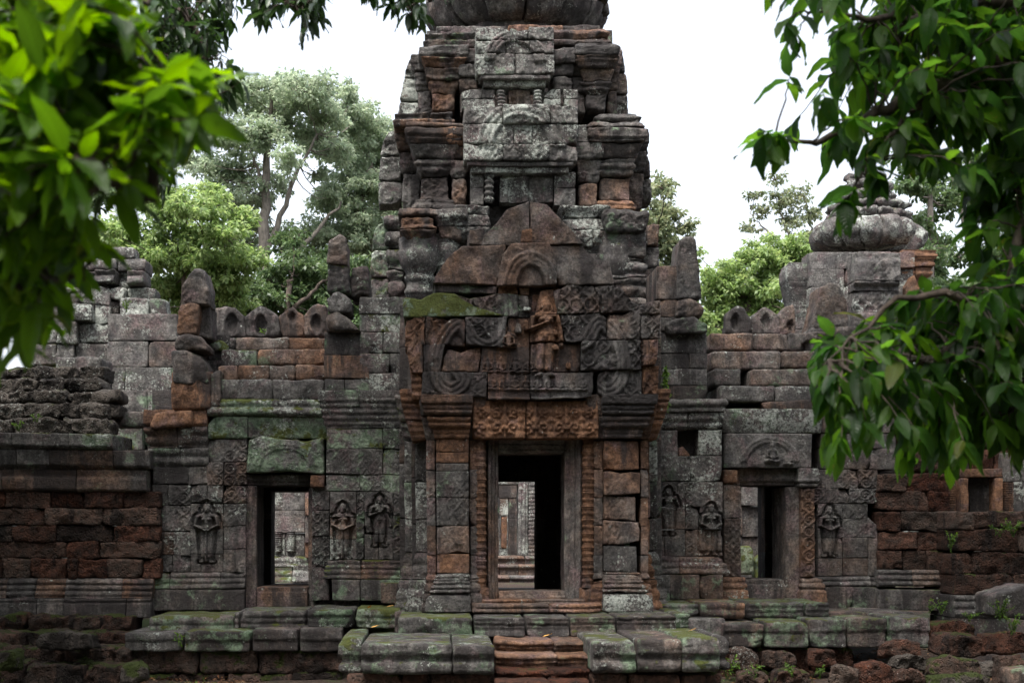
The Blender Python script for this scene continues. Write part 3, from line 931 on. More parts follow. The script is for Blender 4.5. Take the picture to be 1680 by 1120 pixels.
# lowest course (dentil band and looped border)
pb([(692, 652), (798, 652)], [(694, 611), (800, 611)], DARK)
pb([(801, 656), (869, 656)], [(801, 612), (869, 612)], STAIN, c_max(CEN, c_ridges([(pp(0, 655)[1], 2), (pp(0, 648)[1], 2), (pp(0, 647)[1], 0)], .02, 'z')), dy=-.02, seg=.012)
pb([(870, 656), (974, 652)], [(870, 612), (974, 611)], tmix(DARK, GREY, .4), c_max(CEN, c_ridges([(pp(0, 655)[1], 2), (pp(0, 648)[1], 2), (pp(0, 647)[1], 0)], .02, 'z')), dy=-.03, seg=.012)
pb([(981, 650), (1053, 650)], [(980, 609), (1053, 608)], tmix(DARK, BROWN, .4), dy=.05)
pb([(1055, 648), (1080, 646)], [(1054, 602), (1082, 600)], RED, dy=.08)
pb([(676, 655), (693, 655)], [(674, 612), (692, 612)], RED, c_ridges([(pp(0, q)[1], (q // 6) % 2) for q in range(612, 656, 3)], .03, 'z'), dy=.04)
# second course
pb([(674, 612), (694, 612)], [(667, 567), (694, 566)], tmix(ORANGE, STAIN, .45))
pb([(695, 611), (722, 611)], [(695, 566), (730, 566)], tmix(STAIN, DARK, .5))
pb([(724, 611), (785, 610)], [(732, 572), (755, 580), (790, 568)], tmix(STAIN, PURPLE, .5), lambda x, z: .05 * n2(x, z, 3, 7), dy=.05)
pb([(787, 611), (868, 611)], [(792, 568), (868, 569)], STAIN, CEN, dy=.03, seg=.012)
pb([(870, 611), (952, 610)], [(870, 565), (953, 563)], tmix(STAIN, PURPLE, .4), c_max(CEN, lambda x, z: .05 * n2(x, z, 3.5, 17)), dy=.06, seg=.012)
pb([(954, 608), (1052, 607)], [(954, 560), (1051, 558)], tmix(DARK, GREY, .3), dy=-.03)
pb([(1053, 600), (1078, 599)], [(1052, 559), (1080, 557)], tmix(STAIN, BROWN, .5))
# third course
pb([(664, 568), (697, 568)], [(665, 523), (697, 522)], tmix(STAIN, ORANGE, .5))
pb([(698, 567), (763, 568)], [(698, 521), (762, 525)], tmix(STAIN, ORANGE, .25), dy=.02)
pb([(765, 567), (826, 569)], [(764, 521), (832, 520)], DARK)
pb([(828, 570), (868, 569)], [(834, 521), (868, 520)], STAIN, c_max(CEN, lambda x, z: -.05 + 0 * x), dy=.04, seg=.012)
pb([(869, 561), (926, 561)], [(869, 518), (914, 517)], tmix(FRESH, STAIN, .4), CEN, dy=.04, seg=.012)
pb([(928, 561), (994, 559)], [(917, 516), (993, 514)], DARK)
pb([(995, 558), (1050, 557)], [(995, 513), (1012, 514), (1050, 507)], tmix(DARK, BROWN, .4))
pb([(1051, 557), (1083, 556)], [(1051, 512), (1084, 514)], tmix(DARK, BROWN, .5))
# fourth course: mossy slope, centre stump, right shoulder
pb([(662, 522), (722, 521), (826, 517)], [(660, 488), (692, 492), (712, 480), (745, 483), (780, 505)], (.3, .2, .6, 1.0), lambda x, z: .02 * n2(x, z, 4, 5), dy=-.02, seg=.03)
pb([(782, 519), (868, 519)], [(740, 482), (770, 492), (815, 482), (866, 485)], tmix(DARK, MOSS, .45), dy=.06)
pb([(876, 518), (912, 516)], [(886, 476), (905, 474), (918, 488)], tmix(FRESH, STAIN, .35), CEN, dy=.03)
pb([(915, 514), (982, 512)], [(905, 476), (942, 462), (972, 470), (980, 490)], tmix(DARK, GREY, .4))
pb([(984, 512), (1044, 510)], [(975, 470), (1014, 468), (1036, 494), (1050, 500)], DARK)
pb([(1046, 516), (1083, 516)], [(1040, 503), (1060, 497), (1083, 492)], tmix(BROWN, DARK, .6))
pb([(850, 521), (925, 521)], [(852, 470), (915, 470)], STAIN, blank, dy=.16)
pb([(700, 615), (800, 615)], [(700, 560), (800, 560)], STAIN, blank, dy=.2)
# thin levelling course
pb([(712, 481), (815, 481)], [(712, 462), (740, 460), (815, 470)], tmix(DARK, MOSS, .3), blank, dy=.1)
pb([(817, 482), (850, 482)], [(818, 468), (846, 469)], ORANGE, blank, dy=.03)
pb([(852, 482), (868, 482)], [(850, 471), (868, 471)], FRESH, blank, dy=.05)
# fifth course
pb([(711, 466), (820, 466)], [(713, 455), (738, 420), (758, 404), (785, 403), (830, 401)], PURPLE, lambda x, z: .05 * n2(x, z, 2.2, 14), dy=.03)
pb([(814, 468), (912, 466)], [(824, 418), (838, 398), (900, 397), (912, 418)], tmix(STAIN, PURPLE, .5), c_max(arcs, lambda x, z: .02 * n2(x, z, 4, 3)), dy=-.05)
pb([(913, 467), (1007, 466)], [(904, 402), (950, 399), (975, 425), (998, 428)], PURPLE, lambda x, z: .05 * n2(x, z, 2.2, 24), dy=.02)
pb([(770, 400), (792, 402)], [(770, 377), (796, 373)], tmix(DARK, BROWN, .5), blank, dy=.25)
# apex
pb([(790, 402), (868, 401)], [(795, 385), (815, 365), (832, 344), (868, 331)], tmix(PURPLE, MOSS, .35), lambda x, z: .05 * n2(x, z, 2.5, 31), dy=.02)
pb([(869, 400), (956, 400)], [(870, 331), (898, 336), (922, 362), (944, 384)], tmix(PURPLE, MOSS, .3), lambda x, z: .05 * n2(x, z, 2.5, 41), dy=0)
pb([(854, 397), (873, 397)], [(856, 376), (872, 374)], FRESH, blank, dy=-.06, dep=.3)
pediment = part(M, 'pediment', temple, label='stepped gable of carved blocks, mossy at its outer shoulder')
# small broken carvings standing proud of it
for (a, b, c_, d_, t_) in ((846, 545, 857, 529, FRESH), (858, 541, 868, 524, FRESH), (902, 549, 916, 538, ORANGE), (903, 573, 918, 562, FRESH), (858, 508, 872, 500, PALE), (930, 605, 938, 594, FRESH)):
    M = MB()
    ps(M, [(a, b), (c_, b)], [(a + 1, d_), (c_ - 2, d_ + 2)], yq - .08, .25, tint=t_, seg=.03, r=.02, amp=.01, rot=.06)
    part(M, 'broken_carving', pediment)
PALEF = (.6, .25, .02, .02)
M = MB()
sit = c_idol(pp(834, 0)[0], pp(0, 570)[1], float(M_(38, yq)), True)
ps(M, [(817, 571), (851, 571)], [(817, 535), (851, 535)], yq + .075, .3, carve=lambda x, z: sit(x, z) * 1.9, tint=PALEF, seg=.01, r=.006, amp=.003, rot=0, jit=0, chip=0)
part(M, 'seated_figure', pediment)
M = MB()
worn2 = c_devata(pp(896, 0)[0], pp(0, 612)[1], float(M_(128, yq)), 'chest', niche=False)
ps(M, [(866, 612), (926, 612)], [(872, 482), (916, 482)], yq + .13, .3, carve=lambda x, z: worn2(x, z) * 1.25 + .035 * n2(x, z, 4, 8) - .02, tint=(.66, .2, .12, .04), seg=.013, r=.01, amp=.008, rot=0, jit=0, chip=0)
part(M, 'standing_figure', pediment)
M = MB()                                  # side returns of the pediment and the porch roof mass behind it
for (x0, x1, tt) in ((668, 700, ORANGE), (1056, 1076, RED)):
    pf = prof_px([(640, .18), (660, .16), (690, .09), (720, 0), (724, 0)], 20.25)
    ash(M, 20.25, .6, x0 + 8, x1 + (0 if x0 < 800 else 2), [640, 662, 690, 722], w=60, prof=pf, ends=(1, 1), tint=tt, sz=.02, seg=.04, carve=c_ridges([(float(WZ(x0, q, 20.25)), (q // 5) % 2) for q in range(640, 724, 2)], .02, 'z'))
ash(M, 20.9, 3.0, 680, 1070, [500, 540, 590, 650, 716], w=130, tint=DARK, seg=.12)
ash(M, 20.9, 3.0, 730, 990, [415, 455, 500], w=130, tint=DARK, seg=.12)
part(M, 'porch_roof', temple)

# =================================================================== CENTRAL BODY walls with the carved figures
YB = 21.9
body = sub('central_body', temple, P3(860, 1000, 22.5))
def relief_panel(x0, x1, rows, cut, fx, fy0, fy1, pose, tint, parent, Y, name='figure_relief', extra=None, seed=0, base=True):
    """stone panel between pixel columns with one standing figure; cut: joints per row"""
    M = MB()
    H = float(WZ(fx, fy0, Y) - WZ(fx, fy1, Y))
    cv = c_devata(float(WX(fx, Y)), float(WZ(fx, fy1, Y)), H, pose, seed=seed)
    X0, X1 = float(WX(x0, Y)), float(WX(x1, Y))
    band = c_scroll(X0, float(WZ(fx, fy1, Y)), max(.1, M_(17, Y)), .018, .55, seed)
    cx = float(WX(fx, Y)); hw = H * .31
    def carve(x, z):
        out = sstep(hw, hw + .02, np.abs(x - cx))
        return cv(x, z) * (1 - out * .999) + band(x, z) * out
    for i, (ya, yb) in enumerate(zip(rows[:-1], rows[1:])):
        e = [x0] + [c_ for c_ in cut.get(i, [])] + [x1]
        for a, b in zip(e[:-1], e[1:]):
            t = tint if not isinstance(tint, list) else tint[i % len(tint)]
            bx(M, a, ya, b, yb, Y, .5, g=.45, carve=carve, tint=tmix(t, (.28, .5, .12, .12), .6), seg=.01, r=.006, amp=.002, rot=.0, jit=.002, chip=.25, tv=.05)
    return part(M, name, parent, sag=0)

M = MB()
# main wall courses, left side (moulded base, plain upper) and right side
bl = prof_px([(915, 0)] + bands(916, 950, .10, .02, 4, .035) + [(951, .10), (953, .16), (985, .18), (1003, .18)], YB)
ctop = prof_px([(640, .10), (652, .10)] + bands(653, 700, .0, .10, 5, .03) + [(702, 0)], YB)
gt = lambda x, y: tmix(GREY, GREEN, float(np.clip(R.normal(.5, .35), 0, 1)))
# left
ash(M, YB, .9, 533, 672, [640, 668, 702], w=80, prof=ctop, ends=(1, 0), tintf=gt, sz=.02)
ash(M, YB, .9, 535, 670, [702, 735, 778, 806], w=62, tintf=gt, carve=c_sum(c_lozenge(float(WX(560, YB)), 3, .16, .2, .024, .45, 2)), seg=.014)
ash(M, YB, .9, 645, 672, [806, 845, 882, 918], w=40, tintf=gt, seg=.014, carve=c_scroll(float(WX(645, YB)), 1, .2, .024))
ash(M, YB, .9, 585, 598, [806, 850, 882, 918], w=40, tintf=gt, seg=.014, carve=c_scroll(float(WX(585, YB)), 1, .12, .024))
ash(M, YB, .9, 540, 672, [918, 950], w=70, prof=bl, ends=(1, 0), tint=tmix(MOSS, DARK, .4), sz=.018)
ash(M, YB - .12, .9, 545, 668, [950, 986], w=75, tint=tmix(MOSS, DARK, .35), ends=(1, 0))
ash(M, YB - .45, .9, 625, 676, [955, 990], w=60, tint=tmix(MOSS, DARK, .3))
# right
gr = lambda x, y: tmix(GREY, PALE, float(np.clip(R.normal(.2, .25), 0, 1)))
ash(M, YB, .9, 1056, 1180, [655, 678, 705], w=80, prof=prof_px([(655, .10)] + bands(656, 703, .0, .12, 4, .04) + [(705, 0)], YB), ends=(0, 1), tintf=gr, sz=.02)
ash(M, YB, .9, 1054, 1184, [705, 748, 790], w=62, holes=((1112, 1146, 706, 748),), tintf=gr, seg=.014, carve=c_lozenge(float(WX(1090, YB)), 3, .2, .22, .026, .5, 2))
bx(M, 1112, 706, 1146, 748, YB + .35, .4, tint=DARK)
ash(M, YB, .9, 1050, 1071, [790, 830, 870, 912], w=30, tintf=gr, seg=.014, carve=c_scroll(float(WX(1050, YB)), 1, .16, .024, .8))
ash(M, YB, .9, 1060, 1186, [912, 942], w=66, prof=prof_px([(910, 0)] + bands(912, 942, .10, .0, 3, .03), YB), ends=(0, 1), tint=tmix(GREY, DARK, .5), sz=.018)
ash(M, YB - .12, .9, 1058, 1186, [942, 984], w=66, tint=tmix(MOSS, DARK, .55), ends=(0, 1), carve=c_lozenge(float(WX(1090, YB)), 0, .2, .2, .01))
# upper storey beside the porch gable
ash(M, YB + .15, 1.2, 590, 672, [488, 515, 545, 580, 612, 642], w=55, tintf=gt, wob=3)
ash(M, YB + .15, 1.2, 532, 606, [545, 583, 622, 642], w=60, tintf=lambda x, y: tmix(DARK, GREEN, .3), wob=3)
ash(M, YB + .15, 1.2, 1075, 1160, [543, 580, 605, 632, 656], w=62, tintf=lambda x, y: tmix(DARK, PALE, R.uniform(0, .5)), wob=3)
ash(M, YB + .15, 1.2, 1078, 1122, [436, 492, 520, 543], w=60, tintf=lambda x, y: tmix(DARK, PURPLE, R.uniform(0, .7)), wob=3)
part_lr(M, 'wall', body)
relief_panel(541, 585, [806, 848, 884, 918], {}, 562, 824, 917, 'staff', [tmix(GREY, BROWN, .5), tmix(GREY, BROWN, .6)], body, YB, seed=1)
relief_panel(598, 645, [806, 840, 876, 918], {2: [621]}, 623, 811, 896, 'chest', [GREEN, tmix(GREY, BROWN, .4), tmix(GREY, DARK, .3)], body, YB, seed=2)
relief_panel(1071, 1124, [790, 831, 868, 912], {0: [1112], 2: [1090]}, 1097, 799, 877, 'raised', [GREY, tmix(GREY, PURPLE, .4), tmix(GREY, FRESH, .5)], body, YB, seed=3)
relief_panel(1124, 1186, [790, 831, 868, 912], {1: [1148]}, 1167, 825, 910, 'bowl', [GREY, tmix(GREY, BROWN, .4), tmix(GREY, FRESH, .3)], body, YB, seed=4)
# loose orange stone wedged in the gap above the right-hand figures is its own thing
M = MB(); ps(M, [(1114, 748), (1134, 748)], [(1113, 735), (1122, 731), (1133, 741)], YB + .05, .3, tint=FRESH, r=.02, chip=1)
tag(M.build('loose_stone', MS, origin=tuple(P3(1123, 748, YB + .2))), 'small orange broken stone lying in the square gap in the wall above the carved figures', 'stone')

# gable slabs: upright leaf-shaped stones on the roof ends
def gable(stones, Y, dep, parent, name='gable_slab', tv=.06):
    M = MB()
    for bot, top, t_, dy in stones:
        ps(M, bot, top, Y + dy, dep, tint=t_, seg=.035, r=.04, amp=.016, chip=.8, carve=lambda x, z: .02 * np.abs(np.sin(z * 26 + 3 * np.sin(x * 7))), tv=tv)
    return part(M, name, parent)
gable([([(537, 432), (571, 436)], [(538, 390), (556, 381), (570, 392)], PURPLE, 0), ([(538, 480), (576, 480)], [(538, 432), (572, 437)], tmix(MOSS, DARK, .5), .03),
       ([(541, 514), (577, 513)], [(536, 488), (556, 479), (577, 490)], tmix(PALE, DARK, .4), -.05), ([(535, 543), (592, 542)], [(536, 516), (552, 510), (577, 524), (590, 540)], PURPLE, -.08),
       ([(576, 488), (607, 488)], [(578, 440), (606, 436)], tmix(DARK, GREEN, .3), .25)], YB + .05, .75, body, 'gable_slab')
gable([([(1112, 490), (1152, 490)], [(1112, 430), (1116, 392), (1128, 385), (1142, 389), (1147, 440)], PURPLE, 0), ([(1110, 520), (1156, 520)], [(1112, 492), (1130, 488), (1154, 496)], tmix(PURPLE, BROWN, .5), -.04),
       ([(1094, 548), (1160, 546)], [(1092, 530), (1110, 522), (1140, 518), (1160, 532)], tmix(DARK, MOSS, .4), -.08), ([(1082, 492), (1112, 492)], [(1086, 440), (1112, 442)], tmix(PURPLE, DARK, .3), .2)], YB + .05, .7, body, 'gable_slab')

# =================================================================== WINGS
def crest(cells, Y, parent, tint):
    M = MB()
    for bot, top, (nx, ny, nr), tt in cells:
        c0 = P2(nx, ny, Y)
        H = M_(nr, Y)
        def cv(x, z, c0=c0, H=H):
            dx = (x - c0[0]) / (H * .62); dz = (z - c0[1]) / H
            r = np.hypot(dx, np.where(dz > 0, dz, dz * .8)) + .18 * (dz > .3) * np.abs(dx)
            return -.07 * sstep(1.0, .8, r) + .02 * np.exp(-((r - 1.15) / .12) ** 2)
        ps(M, bot, top, Y, .3, carve=cv, tint=tt, seg=.03, r=.03, amp=.014, chip=.6)
    return part(M, 'roof_crest', parent)

# ---- left wing
YW = 22.4
wl_ = sub('side_wing', temple, P3(400, 1000, 22.8))
wl_['label'] = 'side wing whose roof ends in a brown upright slab beside the dark laterite wall'
M = MB()
gl = lambda x, y: tmix(tmix(GREY, DARK, .3), GREEN if y < 760 else BROWN, float(np.clip(R.normal(.3, .25), 0, 1)))
hole = ((402, 530, 779, 1002),)
cor = prof_px([(655, .02)] + bands(656, 684, .12, .06, 2, .05) + [(685, .06), (720, .02), (722, 0)], YW)
ash(M, YW, 1.0, 342, 536, [655, 684, 720], w=74, prof=cor, tint=tmix(GREEN, GREY, .2), sz=.025, wob=2.5)
ash(M, YW, 1.0, 249, 342, [672, 700, 735, 766], w=46, prof=prof_px([(672, .1), (700, .12)] + bands(701, 766, .0, .10, 4, .05), YW), ends=(1, 0), tintf=lambda x, y: tmix(BROWN, ORANGE if y < 700 else GREY, R.uniform(0, .8)), sz=.025)
ash(M, YW, 1.0, 338, 405, [720, 758, 795], w=50, tintf=gl, seg=.014, carve=c_scroll(0, 0, .2, .024))
ash(M, YW, 1.0, 250, 340, [766, 795], w=50, tintf=gl, seg=.014, carve=c_scroll(0, 0, .2, .024))
ash(M, YW, 1.0, 249, 312, [795, 829, 872, 910, 938], w=36, tintf=gl, seg=.014, carve=c_scroll(float(WX(290, YW)), 1, .19, .024, .5))
ash(M, YW, 1.0, 366, 404, [795, 826, 862, 900, 938], w=50, tintf=lambda x, y: tmix(PALE, BROWN, R.uniform(.2, .9)), seg=.014, carve=c_scroll(float(WX(368, YW)), 1, .2, .024, .4))
ash(M, YW, 1.0, 512, 541, [795, 838, 880, 930, 985], w=60, tintf=lambda x, y: tmix(GREY, PALE, R.uniform(0, .6)), seg=.014, carve=c_scroll(float(WX(514, YW)), 1, .14, .024, .5))
bw = prof_px([(935, 0)] + bands(937, 965, .11, .02, 3, .035) + [(966, .12), (1000, .15)], YW)
ash(M, YW, 1.0, 247, 404, [938, 965, 1000], w=78, prof=bw, ends=(1, 0), tintf=lambda x, y: tmix(DARK, MOSS, R.uniform(.1, .6)), sz=.018)
part_lr(M, 'wall', wl_, cuts=(float(WX(466, YW)),))
relief_panel(312, 366, [795, 826, 867, 908, 938], {0: [340], 3: [330]}, 339, 823, 922, 'staff', [tmix(GREY, DARK, .3), tmix(GREY, BROWN, .4), tmix(BROWN, DARK, .3), tmix(BROWN, RED, .3)], wl_, YW, seed=5)
def wing_door(parent, x0, x1, y0, y1, lx0, lx1, rx0, rx1, hd, Y, tl, tr, tt, tilt=0):
    M = MB()
    rid = lambda a, b: c_ridges([(float(WX(a + (b - a) * t, Y)), h_) for t, h_ in ((0, 0), (.3, 0), (.34, -1), (.6, -1), (.64, -2), (1, -2))], .022)
    bx(M, lx0, y0, lx1, y1 + 36, Y, 1.0, carve=rid(lx0, lx1), tint=tl, sx=.012, sz=.06, r=.012, chip=.5, rot=.003)
    bx(M, rx0, y0 + 2, rx1, y1 + 36, Y, 1.0, carve=rid(rx1, rx0), tint=tr, sx=.012, sz=.06, r=.012, chip=.5, rot=.003)
    bx(M, lx0, hd, rx1, y0, Y + .02, 1.0, tint=tt, sx=.06, sz=.02, r=.012, carve=c_ridges([(float(WZ(lx0, y0 - 2, Y)), -2), (float(WZ(lx0, y0 - 6, Y)), -2), (float(WZ(lx0, y0 - 7, Y)), 0)], .03, 'z'))
    bx(M, lx1, y1, rx0, y1 + 34, Y - .03, 1.0, tint=tt, sx=.06, sz=.015, r=.012, carve=c_ridges([(float(WZ(lx0, y1 + 2, Y)), 0), (float(WZ(lx0, y1 + 8, Y)), 0), (float(WZ(lx0, y1 + 9, Y)), 1), (float(WZ(lx0, y1 + 30, Y)), 1)], .02, 'z'))
    return part(M, 'door_frame', parent, sag=.004)
wing_door(wl_, 420, 512, 796, 962, 401, 421, 505, 518, 778, YW + .06, tmix(BROWN, DARK, .4), tmix(BROWN, GREY, .5), tmix(BROWN, DARK, .5))
M = MB()                                   # carved lintel block over the door, chipped
cc = P2(468, 768, YW - .1)
ps(M, [(404, 776), (470, 772), (532, 778)], [(408, 722), (430, 716), (500, 722), (530, 716)], YW - .12, .6, tint=tmix(GREEN, DARK, .35), seg=.02, r=.03, amp=.008, chip=.9,
   carve=c_max(c_arc(cc[0], cc[1], M_(30, YW), M_(42, YW), 2, .024, .1, 3.05, 1.25), c_row(P2(440, 0, YW)[0], P2(492, 0, YW)[0], P2(0, 768, YW)[1], M_(26, YW), 3, 3, .2), c_scroll(cc[0], cc[1], .2, .02, .3)))
bx(M, 508, 778, 532, 800, YW - .12, .4, tint=ORANGE, r=.02)
part(M, 'door_lintel', wl_)
M = MB()                                   # half-fallen vault courses
rt = lambda x, y: tmix(BROWN, GREY, float(np.clip(R.normal(.5, .35), 0, 1)))
rib = lambda x, z: .018 * np.abs(np.sin(x * 12.5))
ash(M, 22.35, 1.6, 352, 532, [622, 657], w=80, tintf=lambda x, y: tmix(GREY, DARK, R.uniform(0, .5)), wob=4, amp=.014, r=.035)
ash(M, 22.55, 1.6, 358, 534, [598, 624], w=50, tintf=rt, wob=5, amp=.014, r=.03, chip=.8)
ash(M, 22.85, 1.5, 362, 536, [572, 600], w=58, tintf=lambda x, y: tmix(rt(x, y), MOSS, .35 * (R.random() < .35)), wob=6, amp=.014, r=.035, chip=.8, carve=rib)
ash(M, 23.3, 1.4, 350, 536, [553, 575], w=48, tintf=lambda x, y: tmix(BROWN, GREY, R.uniform(0, .5)), wob=4, amp=.014, r=.035, chip=.8, carve=rib)
ps(M, [(344, 575), (374, 574)], [(342, 560), (360, 555), (374, 562)], 23.1, .6, tint=MOSS, r=.05, amp=.02)
part(M, 'vaulted_roof', wl_)
cr = tmix(PURPLE, DARK, .6)
crest([([(336, 552), (405, 552)], [(338, 516), (352, 505), (368, 501), (384, 503), (400, 518)], (380, 530, 17), cr), ([(405, 552), (462, 552)], [(400, 518), (414, 508), (428, 500), (444, 508), (458, 518)], (428, 531, 17), cr),
       ([(462, 552), (502, 552)], [(456, 520), (470, 508), (480, 502), (492, 512), (502, 518)], (480, 519, 10), cr), ([(502, 552), (537, 552)], [(498, 518), (512, 502), (522, 498), (537, 501)], (520, 530, 14), cr)], 24.0, wl_, cr)
gable([([(300, 497), (341, 500)], [(296, 478), (306, 458), (318, 441), (332, 440), (343, 470)], PURPLE, .05), ([(290, 549), (322, 549)], [(291, 498), (325, 496)], tmix(BROWN, ORANGE, .3), 0), ([(322, 553), (345, 553)], [(323, 499), (343, 498)], PURPLE, .25),
       ([(285, 573), (341, 576)], [(288, 552), (306, 547), (330, 553), (342, 568)], PURPLE, -.06)], 22.35, .7, wl_, 'gable_slab')
M = MB()
for bot, top, t_, dy in (([(284, 630), (342, 630)], [(278, 574), (300, 573), (326, 580), (338, 596)], tmix(MOSS, DARK, .55), -.05), ([(280, 672), (346, 672)], [(280, 608), (345, 608)], tmix(STAIN, ORANGE, .5), -.02),
                         ([(346, 668), (362, 668)], [(344, 612), (362, 606)], tmix(BROWN, GREY, .5), .02), ([(245, 702), (316, 700)], [(252, 676), (276, 673), (316, 674)], tmix(ORANGE, BROWN, .3), -.08)):
    ps(M, bot, top, 22.25 + dy, .9, tint=t_, seg=.04, r=.04, amp=.014, chip=.8)
ash(M, 23.2, .6, 300, 375, [548, 590, 640, 700], w=40, tint=DARK, seg=.08)
part(M, 'end_pier', wl_)

# ---- right wing
wr = sub('side_wing', temple, P3(1290, 1000, 22.8))
wr['label'] = 'side wing with ribbed stone roof courses, half hidden by a leafy bough'
M = MB()
grr = lambda x, y: tmix(tmix(GREY, PURPLE, .25), BROWN, float(np.clip(R.normal(.35, .3), 0, 1)))
ash(M, YW, 1.0, 1182, 1345, [672, 711], w=82, tint=tmix(GREEN, PALE, .45), wob=2, prof=prof_px([(672, .12), (690, .1), (711, .03)], YW))
ash(M, YW, 1.0, 1345, 1470, [672, 711, 735, 770], w=60, tintf=grr)
ash(M, YW, 1.0, 1186, 1213, [770, 795], w=40, tintf=grr)
ash(M, YW, 1.0, 1335, 1440, [770, 800, 826], w=52, tintf=grr, seg=.014, carve=c_scroll(0, 0, .2, .024, .5))
ash(M, YW, 1.0, 1382, 1424, [826, 850, 882, 915, 945], w=50, tintf=lambda x, y: tmix(GREY, PURPLE, R.uniform(0, .7)), seg=.014, carve=c_lozenge(float(WX(1400, YW)), .9, .2, .22, .012, .35))
ps(M, [(1424, 882), (1440, 882)], [(1424, 848), (1440, 862)], YW, .8, tint=GREY)
bx(M, 1424, 882, 1460, 945, YW, .8, tint=tmix(GREY, PURPLE, .4), amp=.01)
ash(M, YW, 1.0, 1330, 1470, [945, 962], w=70, prof=prof_px(bands(945, 962, .10, .02, 2, .04), YW), tint=tmix(GREY, DARK, .5), sz=.015)
ash(M, YW - .1, 1.0, 1350, 1440, [962, 1002], w=62, tint=tmix(MOSS, DARK, .6), carve=c_scroll(0, 0, .2, .02))
part_lr(M, 'wall', wr, cuts=(float(WX(1262, YW)),))
relief_panel(1342, 1382, [826, 850, 882, 915, 945], {}, 1361, 829, 913, 'staff', [GREY, tmix(GREY, PURPLE, .4), tmix(GREY, BROWN, .3), tmix(PURPLE, FRESH, .3)], wr, YW - .02, seed=6)
M = MB()
bx(M, 1186, 795, 1216, 850, YW - .06, .5, tint=tmix(BROWN, GREY, .4), seg=.02, carve=c_scroll(float(WX(1203, YW)), 1, .12, .02, .5))
bx(M, 1188, 850, 1216, 946, YW - .06, .5, tint=tmix(BROWN, ORANGE, .3), seg=.018, carve=c_scroll(float(WX(1190, YW)), 1, M_(12, YW), .022, .8))
bx(M, 1314, 800, 1337, 946, YW - .08, .5, tint=tmix(PURPLE, RED, .35), seg=.016, carve=c_scroll(float(WX(1315, YW)), 1, M_(20, YW), .026, .9))
pf = prof_px(bands(784, 800, .02, .07, 2, .03), YW - .08)
bx(M, 1314, 768, 1337, 800, YW - .08, .5, tint=tmix(GREY, BROWN, .5), prof=pf, mL=1, mR=1, sz=.014)
for a, b in ((1183, 1220), (1318, 1348)):
    bx(M, a, 946, b, 990, YW - .1, .6, tint=tmix(BROWN, RED, .35), sz=.016, prof=prof_px(bands(946, 966, .06, .02, 2, .03) + [(967, .03), (970, .08), (990, .1)], YW - .1), mL=.8, mR=.8)
part_lr(M, 'door_pier', wr, cuts=(float(WX(1264, YW)),))
wing_door(wr, 1212, 1312, 796, 950, 1206, 1217, 1290, 1314, 768, YW + .06, tmix(BROWN, GREY, .5), tmix(BROWN, PURPLE, .4), tmix(BROWN, DARK, .4))
M = MB()
cc = P2(1262, 762, YW - .1)
bx(M, 1186, 711, 1332, 768, YW - .12, .6, tint=tmix(GREY, DARK, .4), seg=.018, r=.02, amp=.006, chip=.7,
   carve=c_max(c_arc(cc[0], cc[1], M_(34, YW), M_(46, YW), 2, .028, .1, 3.05, 1.1), c_idol(P2(1263, 0, YW)[0], P2(0, 757, YW)[1], M_(34, YW), False), c_row(P2(1240, 0, YW)[0], P2(1290, 0, YW)[0], P2(0, 760, YW)[1], M_(22, YW), 3, 3, .3), c_scroll(cc[0], cc[1], .2, .016, .3)))
bx(M, 1186, 770, 1210, 793, YW - .12, .4, tint=tmix(BROWN, ORANGE, .4), r=.03)
part(M, 'door_lintel', wr)
M = MB()
ash(M, 22.35, 1.6, 1180, 1330, [633, 660], w=66, tintf=lambda x, y: tmix(PALE, GREY, R.uniform(.2, .8)), wob=3, amp=.012, r=.035, chip=.7)
ps(M, [(1255, 675), (1335, 672)], [(1250, 660), (1330, 655)], 22.3, 1.2, tint=DARK, r=.03, amp=.015)
ash(M, 22.55, 1.6, 1170, 1345, [605, 634], w=60, tintf=lambda x, y: tmix(BROWN, GREY, R.uniform(.2, .9)), wob=5, amp=.012, r=.035, chip=.7, carve=rib, holes=((1216, 1232, 604, 630),))
ash(M, 22.85, 1.5, 1168, 1340, [576, 606], w=56, tintf=lambda x, y: tmix(PURPLE, GREY, R.uniform(.1, .8)), wob=4, amp=.012, r=.035, chip=.6, carve=rib)
ash(M, 23.3, 1.4, 1164, 1345, [547, 578], w=44, tintf=lambda x, y: tmix(BROWN, PURPLE, R.uniform(0, .8)), wob=6, amp=.014, r=.035, chip=.8)
ash(M, 22.9, 1.6, 1330, 1440, [535, 575, 615, 655, 672], w=62, tintf=lambda x, y: tmix(BROWN, DARK, R.uniform(0, .6)), wob=7, amp=.02, r=.05, chip=.8)
part(M, 'vaulted_roof', wr)
crest([([(1190, 549), (1232, 550)], [(1192, 514), (1202, 506), (1210, 502), (1222, 506), (1232, 518)], (1206, 528, 13), cr), ([(1232, 550), (1278, 550)], [(1232, 518), (1244, 510), (1256, 503), (1268, 512), (1277, 518)], (1256, 528, 13), cr),
       ([(1278, 550), (1306, 550)], [(1277, 517), (1286, 503), (1300, 498), (1303, 512)], (1296, 532, 9), cr)], 24.0, wr, cr)
gable([([(1330, 545), (1392, 540)], [(1340, 500), (1346, 470), (1360, 463), (1378, 466), (1388, 496)], PURPLE, .0), ([(1322, 560), (1396, 556)], [(1326, 546), (1394, 536)], tmix(PURPLE, BROWN, .5), -.1)], 23.0, .7, wr, 'gable_slab')
